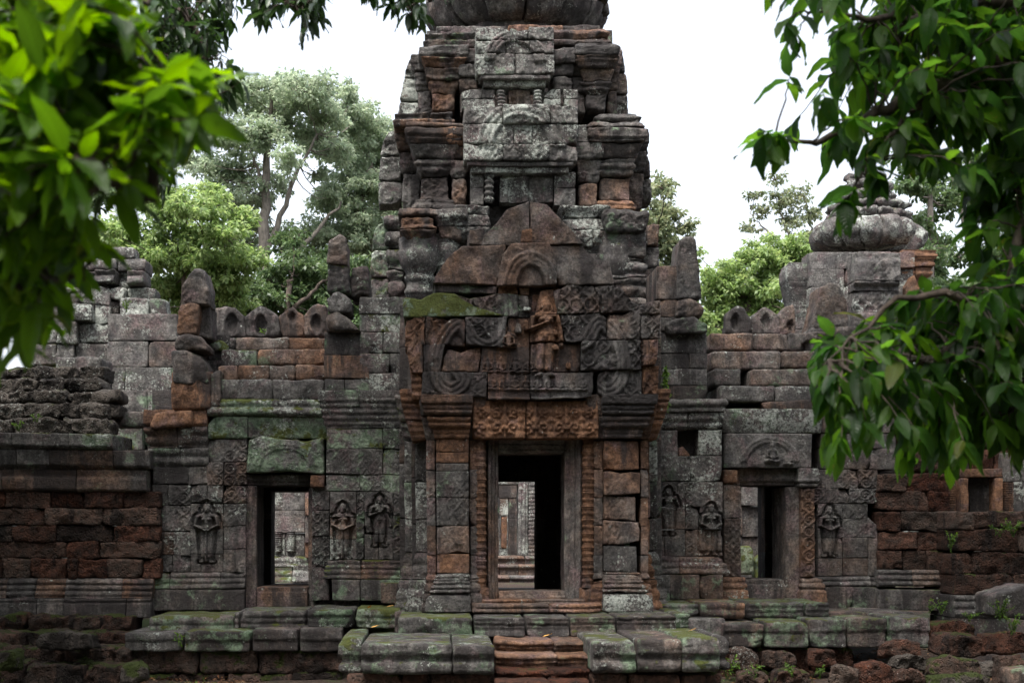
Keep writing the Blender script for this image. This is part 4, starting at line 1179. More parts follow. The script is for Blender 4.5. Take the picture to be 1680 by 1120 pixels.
# interior: back walls with openings, cross walls, ceilings, floor
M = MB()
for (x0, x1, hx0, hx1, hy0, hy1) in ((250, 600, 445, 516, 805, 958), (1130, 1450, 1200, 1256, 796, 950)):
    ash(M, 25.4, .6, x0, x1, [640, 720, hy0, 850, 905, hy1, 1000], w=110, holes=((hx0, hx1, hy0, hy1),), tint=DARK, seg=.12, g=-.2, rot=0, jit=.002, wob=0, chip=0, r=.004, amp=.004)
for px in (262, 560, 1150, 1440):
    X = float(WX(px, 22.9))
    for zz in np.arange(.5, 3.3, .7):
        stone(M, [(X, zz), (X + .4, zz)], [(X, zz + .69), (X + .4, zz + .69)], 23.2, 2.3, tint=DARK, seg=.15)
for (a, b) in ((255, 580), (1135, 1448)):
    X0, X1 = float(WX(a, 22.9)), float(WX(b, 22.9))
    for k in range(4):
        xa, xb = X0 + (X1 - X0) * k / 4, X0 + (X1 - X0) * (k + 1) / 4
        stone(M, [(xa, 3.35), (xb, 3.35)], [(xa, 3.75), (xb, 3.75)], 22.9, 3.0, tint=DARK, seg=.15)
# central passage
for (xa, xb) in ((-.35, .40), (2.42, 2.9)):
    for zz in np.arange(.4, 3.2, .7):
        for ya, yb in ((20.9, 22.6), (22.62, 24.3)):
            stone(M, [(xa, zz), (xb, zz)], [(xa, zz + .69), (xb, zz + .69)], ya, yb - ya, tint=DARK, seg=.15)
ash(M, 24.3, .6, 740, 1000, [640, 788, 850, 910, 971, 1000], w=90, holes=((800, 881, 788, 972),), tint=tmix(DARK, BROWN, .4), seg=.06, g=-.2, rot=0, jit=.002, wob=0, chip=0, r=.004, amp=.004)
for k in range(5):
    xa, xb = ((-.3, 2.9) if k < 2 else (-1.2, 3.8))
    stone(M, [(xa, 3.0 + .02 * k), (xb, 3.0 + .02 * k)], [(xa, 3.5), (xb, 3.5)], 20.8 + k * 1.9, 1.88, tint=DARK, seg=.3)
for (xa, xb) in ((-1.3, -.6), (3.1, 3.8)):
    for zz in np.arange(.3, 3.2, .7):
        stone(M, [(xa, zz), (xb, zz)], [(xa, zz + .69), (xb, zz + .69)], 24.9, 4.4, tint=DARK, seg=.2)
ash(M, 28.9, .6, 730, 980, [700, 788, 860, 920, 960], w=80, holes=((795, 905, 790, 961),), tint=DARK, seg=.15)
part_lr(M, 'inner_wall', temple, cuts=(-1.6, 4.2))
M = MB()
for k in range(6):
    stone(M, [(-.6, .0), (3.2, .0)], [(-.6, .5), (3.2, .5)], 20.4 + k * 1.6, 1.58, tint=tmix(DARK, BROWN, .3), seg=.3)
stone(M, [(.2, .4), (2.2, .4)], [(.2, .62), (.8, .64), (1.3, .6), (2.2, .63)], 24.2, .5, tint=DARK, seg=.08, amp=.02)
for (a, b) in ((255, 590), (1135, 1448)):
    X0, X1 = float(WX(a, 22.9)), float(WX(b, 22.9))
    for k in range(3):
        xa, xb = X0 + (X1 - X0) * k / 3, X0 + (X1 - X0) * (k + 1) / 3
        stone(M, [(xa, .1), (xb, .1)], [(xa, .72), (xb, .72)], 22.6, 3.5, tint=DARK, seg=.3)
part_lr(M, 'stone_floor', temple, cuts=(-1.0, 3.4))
# =================================================================== TOWER
tower = sub('tower', temple, P3(858, 480, 24.5))
def bay(M, x0, x1, Y, rows, pts, tint, ends=(1, 1), dep=1.3, w=48, tintf=None, carve=None, sz=.022, **k):
    if carve is None: carve = c_scroll(float(WX(x0, Y)), 0, .17, .022, .5, int(x0))
    kw = dict(seg=.03, r=.028, amp=.017, chip=.95, tv=.1, wob=3.4, rot=.014, jit=.022); kw.update(k)
    ash(M, Y, dep, x0, x1, rows, w=w, prof=prof_px(pts, Y) if pts else None, ends=ends, tint=tint, tintf=tintf, carve=carve, sz=sz, **kw)
def capital(y0, y1, out, foot):              # flaring cornice above a pilaster: abacus, cyma, beads
    h = y1 - y0
    return [(y0, out * .8), (y0 + .06 * h, out), (y0 + .26 * h, out), (y0 + .28 * h, out * .8), (y0 + .33 * h, out * .88), (y0 + .36 * h, out * .74),
            (y0 + .55 * h, out * .5), (y0 + .68 * h, out * .3), (y0 + .7 * h, out * .42), (y0 + .76 * h, out * .42), (y0 + .78 * h, out * .22), (y0 + .84 * h, out * .3), (y0 + .88 * h, out * .26), (y0 + .92 * h, out * .08), (y1, foot)]
def footing(y0, y1, out, foot=0):
    h = y1 - y0
    return [(y0, foot), (y0 + .15 * h, out * .3), (y0 + .3 * h, out * .42), (y0 + .4 * h, out * .25), (y0 + .55 * h, out * .6), (y0 + .7 * h, out * .62), (y0 + .75 * h, out * .9), (y1, out)]
dk = lambda x, y: tmix(tmix(DARK, PURPLE, R.uniform(0, .8)), FRESH, .55 * (R.random() < .12))
pl = lambda x, y: tmix(PALE, GREY, R.uniform(0, .6))

M = MB()
# --- solid heart
for (x0, x1, rows, Y) in ((672, 1040, [205, 270, 345, 420, 500], 25.0), (700, 1005, [50, 120, 205], 25.2)):
    ash(M, Y, 3.2, x0, x1, rows, w=110, tint=DARK, seg=.15)
# --- tier 0: great cornice above the porch roof, columns and roll mouldings below it
def cyl_col(px, Y, y0, y1, rpx, tint):       # stout half-round shaft with rings and bowl
    cx = float(WX(px, Y)); r0 = float(M_(rpx, Y))
    def z(p): return float(WZ(px, p, Y))
    h = y1 - y0
    pr = [(z(y1), .8), (z(y1 - .16 * h), .8), (z(y1 - .18 * h), .9), (z(y1 - .22 * h), .95), (z(y1 - .26 * h), .85), (z(y1 - .36 * h), .8), (z(y1 - .38 * h), .9), (z(y1 - .43 * h), .95), (z(y1 - .47 * h), .82), (z(y1 - .5 * h), .86),
          (z(y1 - .55 * h), 1.02), (z(y1 - .62 * h), 1.2), (z(y1 - .72 * h), 1.3), (z(y1 - .8 * h), 1.34), (z(y1 - .81 * h), 1.26), (z(y1 - .9 * h), 1.3), (z(y1 - .99 * h), 1.26), (z(y0), .6)]
    lathe(M, cx, Y + r0, [(a, b * r0) for a, b in pr], 22, tint, .012)
cyl_col(688, 23.7, 386, 500, 27, tmix(GREY, PALE, .4)); cyl_col(732, 23.85, 382, 470, 20, tmix(GREY, PALE, .3))
cyl_col(1012, 23.7, 400, 520, 24, tmix(DARK, GREY, .5)); cyl_col(975, 23.85, 380, 450, 20, tmix(PALE, GREY, .4))
bay(M, 660, 712, 23.6, [342, 358, 378, 392], [(342, .05), (356, .08), (358, .02), (372, .0), (378, .06), (392, -.06)], None, tintf=dk, w=54)
bay(M, 716, 762, 23.7, [345, 370, 392], [(345, .05), (360, .06), (365, 0), (392, -.05)], None, tintf=lambda x, y: tmix(DARK, PALE, .3))
bay(M, 752, 800, 23.75, [338, 352, 372, 396], [(338, .08), (352, .02), (372, .05), (396, 0)], None, tintf=pl)
bay(M, 925, 996, 23.75, [338, 358, 378, 404], [(338, .08), (352, .02), (378, .06), (404, 0)], None, tintf=pl)
bay(M, 996, 1058, 23.6, [344, 380], [(344, .04), (350, .08), (380, .02)], None, tintf=lambda x, y: tmix(DARK, GREEN, .4), w=60)
bay(M, 994, 1056, 23.75, [380, 424, 458, 510], [(380, .05), (423, .05), (425, -.04)] + bands(428, 506, .02, .05, 4, .07), None, tintf=lambda x, y: tmix(DARK, GREY, R.uniform(.2, .8)), w=62)
bay(M, 655, 745, 24.3, [392, 430, 470, 500], None, None, tintf=lambda x, y: tmix(DARK, GREY, R.uniform(.2, .8)))
bay(M, 640, 662, 24.3, [356, 380, 410, 445, 490], bands(356, 490, .0, .10, 5, .06), None, tintf=lambda x, y: tmix(DARK, GREEN, R.uniform(0, .6)))
bay(M, 1056, 1082, 24.2, [368, 405, 440, 478], None, None, tintf=lambda x, y: tmix(DARK, GREY, R.uniform(0, .6)))
bay(M, 740, 1000, 24.4, [338, 380, 430, 470], None, None, tintf=dk, w=70)
# --- tier 1
for (x0, x1, Y, dx, ty) in ((690, 736, 24.2, 0, dk), (984, 1034, 24.2, 0, dk)):
    bay(M, x0, x1, Y, [206, 216, 240, 262, 292, 330], capital(206, 296, .27, 0) + [(326, 0), (330, .04)], None, tintf=ty, w=80)
    bay(M, x0 - 4, x1 + 4, Y - .02, [328, 346], footing(328, 346, .12), None, tintf=ty, w=40)
bay(M, 742, 765, 24.12, [210, 240, 262, 292, 338], capital(210, 292, .12, 0) + [(338, 0)], None, tintf=dk)
bay(M, 950, 982, 24.12, [205, 236, 262, 300, 340], capital(236, 300, .1, 0) + [(340, 0)], None, tintf=lambda x, y: tmix(GREY, PALE if y < 250 else PURPLE, R.uniform(0, .8)))
bay(M, 660, 690, 24.6, [213, 250, 285, 345], capital(213, 290, .12, 0) + [(345, 0)], None, tintf=dk)
bay(M, 1032, 1056, 24.6, [213, 250, 285, 345], capital(213, 290, .1, 0) + [(345, 0)], None, tintf=dk)
bay(M, 655, 735, 24.25, [186, 198, 212], [(186, .02), (190, .1), (198, .04), (203, .13), (212, .1)], None, tintf=dk, w=52)
bay(M, 982, 1044, 24.25, [186, 200, 214], [(186, .02), (190, .1), (200, .04), (203, .12), (214, .1)], None, tintf=lambda x, y: tmix(DARK, PALE, .2), w=52)
# --- tier 2
for (x0, x1, Y, c_) in ((708, 746, 24.5, [80, 100, 116, 134, 154, 180]), (962, 994, 24.5, [76, 98, 116, 134, 156, 182])):
    bay(M, x0, x1, Y, c_, capital(c_[0], c_[4], .24, 0) + [(c_[5], 0)], None, tintf=lambda x, y: FRESH if y > 156 and x < 800 else dk(x, y), w=60)
for (x0, x1, Y) in ((755, 782, 24.4), (910, 935, 24.4), (940, 960, 24.55)):
    bay(M, x0, x1, Y, [80, 106, 126, 152, 186], capital(80, 156, .1, 0) + [(186, 0)], None, tintf=dk)
bay(M, 684, 708, 24.75, [92, 120, 150, 188], capital(92, 160, .12, 0) + [(188, 0)], None, tintf=lambda x, y: tmix(DARK, PURPLE, .5))
bay(M, 996, 1012, 24.75, [80, 110, 150, 188], capital(80, 150, .1, 0) + [(188, 0)], None, tintf=dk)
bay(M, 704, 782, 24.5, [56, 68, 82], [(56, .02), (60, .1), (68, .03), (72, .12), (82, .08)], None, tintf=lambda x, y: tmix(DARK, MOSS, .3), w=40)
bay(M, 910, 992, 24.5, [48, 66, 80], [(48, .02), (54, .1), (66, .03), (70, .12), (80, .08)], None, tintf=dk, w=50)
bay(M, 985, 1004, 24.7, [62, 80], None, None, tintf=dk)
part(M, 'tower_body', tower)

def false_door(parent, Y, x0, x1, y0, y1, cx, col, flank, tint):
    M = MB()
    bx(M, x0, y0, x1, y1, Y + .1, .4, tint=tint, seg=.02, r=.01, carve=lambda x, z: -.06 * ((np.abs(x - float(WX(cx - (x1 - x0) * .2, Y))) < M_((x1 - x0) * .13, Y)) | (np.abs(x - float(WX(cx + (x1 - x0) * .2, Y))) < M_((x1 - x0) * .13, Y))) * (z < float(WZ(cx, y0 + 8, Y)))
       + .04 * np.exp(-((x - float(WX(cx, Y))) / .05) ** 2))
    for a, b in flank:
        ash(M, Y + .02, .5, a, b, [y0 - 2, .5 * (y0 + y1), y1 + 4], w=30, tintf=pl, seg=.03, carve=c_scroll(0, 0, .16, .014))
    for px, wpx in col:
        cxm = float(WX(px, Y)); r0 = float(M_(wpx / 2, Y))
        z0, z1 = float(WZ(px, y1, Y)), float(WZ(px, y0, Y))
        zz = np.linspace(z0, z1, 90); ph = np.linspace(0, 5, 90) % 1
        lathe(M, cxm, Y + .02, list(zip(zz, r0 * (.72 + .3 * np.sin(ph * math.pi) ** 2))), 14, tmix(PALE, GREY, .5), .004)
    return part(M, 'false_door', parent)
false_door(tower, 23.95, 820, 908, 284, 332, 862, ((803, 17),), ((772, 794), (910, 945)), tmix(GREY, PALE, .2))
false_door(tower, 24.2, 834, 870, 148, 176, 850, ((822, 15), (882, 15)), ((757, 790), (790, 812), (892, 920), (925, 948)), tmix(GREY, PURPLE, .3))
def false_ped(parent, Y, x0, x1, y0, y1, cx, rows, w, dep=.5):
    M = MB()
    a_ = P2(cx, y1 - .28 * (y1 - y0), Y)
    hw = .5 * (x1 - x0)
    cv = c_max(c_arc(a_[0], a_[1], M_(hw * .48, Y), M_(hw * .80, Y), 3, .06, .0, 3.15, 1.0), lambda x, z: c_scroll(a_[0], a_[1] - .5, .15, .035, .35, 5)(x, z),
               c_row(P2(cx - hw * .7, 0, Y)[0], P2(cx + hw * .7, 0, Y)[0], float(WZ(cx, y1 - 4, Y)), .22, 6, 2, .3))
    ash(M, Y, dep, x0, x1, rows, w=w, tintf=lambda x, y: tmix(PALE, GREEN, R.uniform(0, .5)), carve=cv, seg=.024, r=.025, amp=.012, chip=.7, jit=.02)
    bx(M, x0 + 6, y1, x1 - 6, y1 + 8, Y + .02, dep, tint=tmix(PALE, DARK, .4), r=.02)
    bx(M, x0 + 12, y1 + 8, x1 - 14, y1 + 20, Y + .1, dep, tint=tmix(PALE, GREY, .4), r=.02, prof=None)
    return part(M, 'false_pediment', parent)
false_ped(tower, 23.75, 760, 948, 172, 264, 855, [172, 203, 236, 264], 62)
false_ped(tower, 24.05, 780, 910, 44, 122, 845, [44, 66, 88, 122], 55)

# antefixes: leaf-shaped stones standing on the cornice corners
def antefix(px0, px1, y0, y1, Y, tint, lean, n=3, carved=True):
    M = MB()
    ys = np.linspace(y1, y0, n + 1)
    for i in range(n):
        ya, yb = ys[i], ys[i + 1]
        fa, fb = i / n, (i + 1) / n
        def w(f): return (1 - .55 * max(0, f - .45) ** 1.3 * 2, )
        sh = lambda f: (lean * 12 * f, (1 - .5 * max(0, (f - .3)) ** 1.5))
        la, wa = sh(fa); lb_, wb = sh(fb)
        c_ = .5 * (px0 + px1); h = .5 * (px1 - px0)
        top = [(c_ + lb_ - h * wb, yb + 3), (c_ + lb_ + h * wb, yb + 3)]
        if i == n - 1:
            top = [(c_ + lb_ - h * wb, yb + 14), (c_ + lb_ - h * wb * .4, yb + 2), (c_ + lb_ + h * wb * .4, yb), (c_ + lb_ + h * wb, yb + 10)]
        ps(M, [(c_ + la - h * wa, ya), (c_ + la + h * wa, ya)], top, Y, .5, tint=tint, seg=.03, r=.03, amp=.014, chip=.7, carve=c_scroll(float(WX(px0, Y)), 0, float(M_(px1 - px0, Y)), .04, .5) if carved else None)
    return part(M, 'antefix', tower)
antefix(620, 658, 213, 335, 24.75, tmix(PALE, GREEN, .3), .25); antefix(1040, 1070, 210, 332, 24.75, tmix(DARK, MOSS, .3), -.3)
antefix(652, 690, 88, 202, 24.8, PALE, .9); antefix(1000, 1032, 82, 190, 24.8, tmix(DARK, GREY, .3), -.5)
antefix(608, 640, 364, 500, 24.3, tmix(GREEN, DARK, .35), .1); antefix(1062, 1082, 366, 440, 24.9, tmix(DARK, PALE, .3), 0)

# lotus crown: ring of wedge stones with petals
M = MB()
ccx, ccy = float(WX(843, 26.5)), 26.5
R0 = float(M_(136, 26.5))
def petals(z0, z1, amp_, n, out):
    def pr(z):
        t = np.clip((z - z0) / (z1 - z0), 0, 1)
        return out * np.sin(t * math.pi * .95) ** .7 - out * .35 * (t < .06)
    def cv(x, z):
        t = np.clip((z - z0) / (z1 - z0), 0, 1)
        u = (x / R0 / (2 * math.pi) * n) % 1
        return amp_ * np.sin(u * math.pi) ** .6 * np.sin(t * math.pi) ** .5 + .018 * np.cos(x * 31)
    return pr, cv
zA, zB, zC = float(WZ(843, 74, 26.5)), float(WZ(843, 28, 26.5)), float(WZ(843, -30, 26.5))
for z0, z1, n, out, Rr, off in ((zA, zC, 13, .42, R0 - .42, .1), (zC, zC + .5, 9, .2, R0 - .55, .3), (zC + .5, zC + 1.3, 9, .3, R0 - .9, .0)):
    pr, cv = petals(z0, z1, .16, 18, out)
    e = np.linspace(0, 2 * math.pi * Rr, n + 1) + off
    for a, b in zip(e[:-1], e[1:]):
        for za, zb in ((z0, .5 * (z0 + z1)), (.5 * (z0 + z1), z1)) if z1 - z0 > .6 else ((z0, z1),):
            stone(M, [(a + .01, za + .005), (b - .01, za + .005)], [(a + .01, zb - .005), (b - .01, zb - .005)], 0, 1.0, prof=pr, carve=cv, seg=.055, r=.03, amp=.03, chip=1, tint=tmix(DARK, PALE, R.uniform(0, .45)), ring=(ccx, ccy, Rr), jit=.03)
lathe(M, ccx, ccy, [(zA - .5, R0 * .8), (zA, R0 * .75), (zC + 1.2, R0 * .4), (zC + 1.9, R0 * .15)], 20, DARK, .02)
part(M, 'lotus_crown', tower)
M = MB()
bay(M, 715, 985, 24.9, [40, 62], None, None, tintf=dk, w=60, dep=3)
part(M, 'crown_drum', tower)
# =================================================================== TERRACE and stairs
terr = thing('stone_terrace', tuple(P3(890, 1110, 17.8)), 'mossy stone terrace of moulded blocks with a worn stair climbing to the main doorway', 'terrace')
tm = lambda x, y: (R.uniform(.1, .35), R.uniform(.3, .6), R.uniform(.5, .8), R.uniform(.45, .8))
def ledge(M, cells, Y, y1, dep, pf, tintf=tm, **k):
    """moulded front blocks: cells = (x0, x1, ytop) with the top seen from above"""
    for x0, x1, yt in cells:
        kw = dict(seg=.05, sz=.022, r=.03, amp=.010, chip=.7, rot=.006); kw.update(k)
        ps(M, [(x0 + .8, y1), (x1 - .8, y1)], [(x0 + .8, yt), (x1 - .8, yt)], Y, dep, prof=prof_px(pf, Y) if pf else None, tint=tintf(x0, yt), **kw)
M = MB()                                    # lower front blocks either side of the stair
pfl = [(1050, .02), (1056, .05), (1072, .05), (1078, .01), (1083, .0), (1090, .045), (1099, .045), (1104, .02), (1110, -.03)]
ledge(M, [(592, 742, 1056), (742, 812, 1058)], 16.9, 1106, 2.0, pfl, carve=c_scroll(0, 0, .14, .012, .4))
ledge(M, [(560, 594, 1046)], 17.2, 1103, 1.8, pfl, mL=1)
ledge(M, [(972, 1044, 1052), (1044, 1118, 1049), (1118, 1180, 1047)], 16.9, 1104, 2.0, pfl, carve=c_scroll(0, 0, .14, .012, .5))
ledge(M, [(1176, 1190, 1044)], 17.2, 1100, 1.8, pfl, mR=1)
lat = lambda x, y: (.6, .2, .4, .3)
part_lr(M, 'platform', terr, cuts=(1.2,))
M = MB()
for (x0, x1) in ((568, 812), (974, 1185)):
    ash(M, 17.0, 1.4, x0, x1, [1106, 1140, 1180], w=62, tint=(.55, .25, .4, .3), amp=.02, r=.04, seg=.05)
part_lr(M, 'foundation', terr, MLAT)
M = MB()                                    # upper tier
pfu = [(1004, .03), (1012, .05), (1016, .02)] + bands(1017, 1032, .0, .02, 2, .025) + [(1033, .02), (1044, .06)]
ledge(M, [(652, 776, 1012)], 18.85, 1046, 1.9, [(1010, .02), (1030, .0), (1046, -.02)], carve=None)
ledge(M, [(778, 862, 1013), (863, 935, 1013), (936, 1012, 1012), (1013, 1110, 1010)], 18.75, 1044, 1.9, pfu, lambda x, y: tmix(BROWN, tm(x, y), .75))
ledge(M, [(1108, 1128, 1006)], 18.95, 1040, 1.6, pfu, mR=1)
part(M, 'platform', terr)
for i, (yt, yb, Y, tt) in enumerate(((1049, 1068, 18.0, tmix(RED, BROWN, .6)), (1072, 1093, 17.5, tmix(RED, BROWN, .5)), (1097, 1112, 17.0, RED), (1116, 1150, 16.5, RED))):
    M = MB()
    pf = prof_px([(yt, .0), (yt + 3, .05), (yt + 8, .05), (yt + 9, .01)] + (bands(yt + 10, yb - 3, .0, .02, 1, .03) if i < 2 else []) + [(yb, .0)], Y)
    e = splits(812, 970, 85 if i else 100)
    for a, b in zip(e[:-1], e[1:]):
        ps(M, [(a + .6, yb + 4), (b - .6, yb + 4)], [(a + .6, yt + R.uniform(0, 2)), (.5 * (a + b), yt + R.uniform(0, 3)), (b - .6, yt + R.uniform(0, 2))], Y, 1.1, prof=pf, tint=tt, sz=.018, seg=.04, r=.03, amp=.012 if i < 2 else .02, chip=.9)
    part(M, 'step', terr, MS if i < 2 else MLAT)
# long side ledges
M = MB()
pfs = [(1026, .0), (1030, .04), (1046, .04), (1049, .0), (1056, .02), (1066, .02)]
ledge(M, [(205, 300, 1037), (302, 410, 1034), (412, 488, 1032), (490, 562, 1030)], 20.3, 1068, 1.9, [(1030, .03), (1046, .03), (1050, 0), (1068, .02)], lambda x, y: tmix(DARK, MOSS, R.uniform(.1, .5)))
ledge(M, [(502, 580, 1000), (582, 656, 998)], 20.6, 1030, 1.6, [(998, .03), (1008, .03), (1010, .0), (1018, .02), (1022, .0), (1030, .02)])
ledge(M, [(384, 392, 1004), (394, 500, 1002)], 20.9, 1032, 1.4, bands(1002, 1030, .03, .02, 3, .03))
ledge(M, [(245, 384, 1010)], 20.9, 1038, 1.4, bands(1010, 1036, .03, .02, 2, .03), lambda x, y: tmix(MOSS, DARK, .3))
ledge(M, [(1186, 1252, 1022), (1254, 1326, 1019), (1328, 1390, 1016), (1392, 1456, 1014), (1458, 1526, 1012)], 20.0, 1062, 1.9, [(1012, .03), (1036, .03), (1039, 0), (1062, .02)], lambda x, y: tmix(DARK, MOSS, R.uniform(.1, .6)), carve=c_scroll(0, 0, .17, .012, .4))
ledge(M, [(1128, 1190, 1014)], 20.2, 1050, 1.5, None)
ledge(M, [(1066, 1146, 990), (1148, 1222, 988)], 20.6, 1014, 1.6, bands(988, 1012, .03, .0, 2, .03), lambda x, y: tmix(DARK, MOSS, .4))
ledge(M, [(1224, 1320, 988), (1322, 1362, 988)], 20.8, 1016, 1.5, bands(988, 1014, .02, .02, 3, .03), lambda x, y: tmix(DARK, MOSS, .5))
ledge(M, [(1360, 1430, 1004), (1430, 1500, 1003)], 21.0, 1018, 1.5, None, lambda x, y: tmix(GREY, DARK, .5))
part_lr(M, 'side_ledge', terr)
M = MB()
ash(M, 20.4, 1.4, 210, 560, [1068, 1104, 1150], w=70, tint=(.35, .2, .6, .6), amp=.03, r=.05, seg=.06, wob=5)
ash(M, 20.15, 1.4, 1188, 1400, [1062, 1100, 1140], w=64, tint=(.7, .2, .5, .5), amp=.03, r=.05, seg=.06, wob=5, miss=.1)
part_lr(M, 'foundation', terr, MLAT)

# =================================================================== DARK LATERITE WALLS at the sides
lw = thing('laterite_gallery', tuple(P3(120, 1060, 22.2)), 'long dark red laterite wall with grey cornice and slumped rubble roof behind it', 'gallery wall')
M = MB()
lt = lambda x, y: (float(np.clip(R.normal(.7, .25), .1, 1)), .25, float(np.clip(R.normal(.42, .2), 0, 1)), .25)
YL = 22.2
ash(M, YL, 1.0, -70, 262, [806, 833, 862, 888, 916, 948], w=58, tintf=lt, amp=.018, r=.022, seg=.03, wob=2.5, jit=.018, chip=.7)
part(M, 'wall', lw, MLAT)
M = MB()
pf = prof_px([(712, .26), (736, .24), (738, .16), (766, .14), (770, .06), (784, .05), (786, .09), (806, .07), (808, .0)], YL)
ash(M, YL, 1.2, -70, 190, [712, 738], w=62, prof=pf, tintf=lambda x, y: tmix(GREY, GREEN, R.uniform(0, .5)), sz=.03, chip=.8)
ash(M, YL, 1.0, -70, 248, [738, 770], w=66, prof=pf, tintf=lambda x, y: tmix(GREY, DARK, R.uniform(.3, .9)), sz=.03)
ash(M, YL, 1.0, -70, 242, [770, 807], w=70, prof=pf, tintf=lambda x, y: tmix(BROWN, DARK, R.uniform(.3, .9)), sz=.03)
part(M, 'cornice', lw)
M = MB()
pf = prof_px([(946, .02)] + bands(948, 985, .16, .02, 4, .05) + [(986, .18), (1010, .2)], YL)
ash(M, YL, 1.2, -70, 252, [948, 980, 1012], w=80, prof=pf, tintf=lambda x, y: tmix(DARK, BROWN, R.uniform(0, .5)), sz=.022)
part(M, 'base', lw)
M = MB()                                    # slumped roof of eroded blocks
for i, (ya, yb, Y, x1) in enumerate(((686, 712, 22.35, 182), (662, 688, 22.6, 178), (640, 664, 22.9, 172), (620, 642, 23.2, 165), (600, 624, 23.6, 168))):
    ash(M, Y, .8, -70, x1, [ya, yb], w=48, tint=(.1, .6, .55, .22), amp=.035, r=.035, seg=.03, wob=6, jit=.05, rot=.04, chip=.9)
ash(M, 22.8, .6, 150, 196, [640, 662, 685], w=40, tint=(.1, .3, .6, .2), amp=.03, r=.05, rot=.12)
part(M, 'roof', lw, MLATP)
M = MB()
bx(M, 90, 584, 168, 614, 23.9, .8, tint=tmix(PURPLE, PALE, .3), r=.05, amp=.014)
ps(M, [(180, 700), (246, 700)], [(186, 676), (240, 676)], 23.2, .7, tint=tmix(DARK, GREEN, .4), r=.05, amp=.02)
part_lr(M, 'roof_block', lw, cuts=(float(WX(172, 23.5)),))

M = MB()
for ya, yb, Y in ((1010, 1040, 21.5), (1036, 1062, 20.9), (1062, 1092, 20.2), (1092, 1140, 19.5)):
    ash(M, Y, .9, -70, 212, [ya, yb], w=64, tint=(.45, .2, .6, .45), amp=.04, r=.03, seg=.035, wob=7, jit=.06, rot=.03, chip=1)
part(M, 'foundation', lw, MLAT)
rwl = thing('laterite_gallery', tuple(P3(1580, 1060, 22.0)), 'rusty laterite wall with a small blind window, its roof lost behind hanging leaves', 'gallery wall')
M = MB()
lt2 = lambda x, y: (float(np.clip(R.normal(.7, .3), .1, 1)), .22, .3, .15)
ash(M, 22.3, 1.0, 1440, 1560, [776, 806, 838, 872, 902, 934], w=55, tintf=lt2, amp=.02, r=.025, seg=.03, wob=4, jit=.03, chip=.9)
ash(M, 21.6, 1.4, 1562, 1720, [838, 868, 905, 940, 975], w=58, tintf=lambda x, y: (.55, .25, .55, .3), amp=.022, r=.028, seg=.03, wob=5, jit=.04, chip=.9)
ash(M, 22.9, 1.0, 1490, 1720, [640, 690, 735, 775, 800], w=60, tintf=lt2, amp=.026, r=.06, seg=.06)
part_lr(M, 'wall', rwl, MLAT, cuts=(float(WX(1561, 22)),))
M = MB()
ash(M, 22.25, 1.0, 1438, 1560, [934, 962], w=90, prof=prof_px(bands(934, 962, .12, .02, 3, .05), 22.25), ends=(0, 1), tint=tmix(DARK, BROWN, .5), sz=.02)
ash(M, 22.1, 1.0, 1440, 1555, [966, 1000], w=70, tint=tmix(MOSS, DARK, .5))
ash(M, 21.5, 1.0, 1562, 1650, [975, 1012, 1040], w=80, prof=prof_px(bands(975, 1012, .12, .02, 3, .05) + [(1040, .12)], 21.5), tint=DARK, sz=.02)
part_lr(M, 'base', rwl, cuts=(float(WX(1561, 22)),))
M = MB()
for px in (1558, 1652):
    lathe(M, float(WX(px + 5, 22.5)), 22.6, [(float(WZ(px, 840 - q * .5, 22.5)), .075 * (1 + .28 * abs(math.sin(q * .55)))) for q in range(0, 100)], 14, ORANGE, .006)
for a, b, c_, d_ in ((1576, 784, 1590, 842), (1632, 784, 1646, 842), (1576, 768, 1646, 783)):
    bx(M, a, b, c_, d_, 22.5, .5, tint=tmix(ORANGE, BROWN, .3), r=.015)
bx(M, 1590, 784, 1632, 842, 22.75, .3, tint=DARK)
part(M, 'blind_window', rwl)
M = MB()
ash(M, 22.7, .8, 1646, 1720, [742, 790, 840], w=50, tintf=gr, chip=.6)
ash(M, 22.7, .8, 1490, 1556, [800, 842], w=50, tintf=lambda x, y: tmix(DARK, BROWN, .5), chip=.6)
part_lr(M, 'cornice', rwl, cuts=(float(WX(1600, 22.7)),))

# =================================================================== THINGS BEHIND
# pale ruined tower on one side
rt_ = thing('ruined_tower', tuple(P3(170, 700, 27)), 'crumbling grey tower spotted with white lichen, standing behind the dark laterite wall', 'tower')
M = MB()
pgf = lambda x, y: tmix(PALE, GREY, R.uniform(.1, .9))
ash(M, 26.5, .6, 60, 292, [602, 640, 690, 740], w=62, tintf=lambda x, y: tmix(GREY, GREEN, R.uniform(.2, .9)), chip=.8, wob=4, jit=.05)
ash(M, 26.6, .6, 176, 290, [515, 560, 602], w=80, tintf=lambda x, y: tmix(PURPLE, PALE, R.uniform(.2, .7)), chip=.7, wob=3)
ash(M, 26.9, .6, 40, 180, [470, 500, 530, 565, 602], w=34, tintf=pgf, chip=.9, wob=5, jit=.10, r=.03, amp=.016)
part(M, 'wall', rt_)
M = MB()
ash(M, 27.2, .7, 140, 240, [424, 446, 470, 496, 516], w=34, tintf=pgf, chip=.9, wob=5, jit=.10, r=.03, amp=.016, prof=prof_px(bands(405, 516, .0, .05, 4, .12), 27.2))
ash(M, 27.3, .6, 176, 222, [404, 425], w=30, tintf=pgf, chip=1, wob=5, jit=.1, r=.04, amp=.02)
ash(M, 27.6, .6, 50, 140, [436, 455, 475], w=36, tintf=pgf, chip=.9, wob=6, jit=.1)
ash(M, 27.0, .5, 150, 250, [470, 492, 516], w=30, tintf=pgf, chip=1, wob=7, jit=.1, r=.04, amp=.02, rot=.03)
ash(M, 26.8, .5, 196, 272, [488, 520], w=34, tintf=pgf, chip=1, wob=8, jit=.08, r=.04, amp=.02)
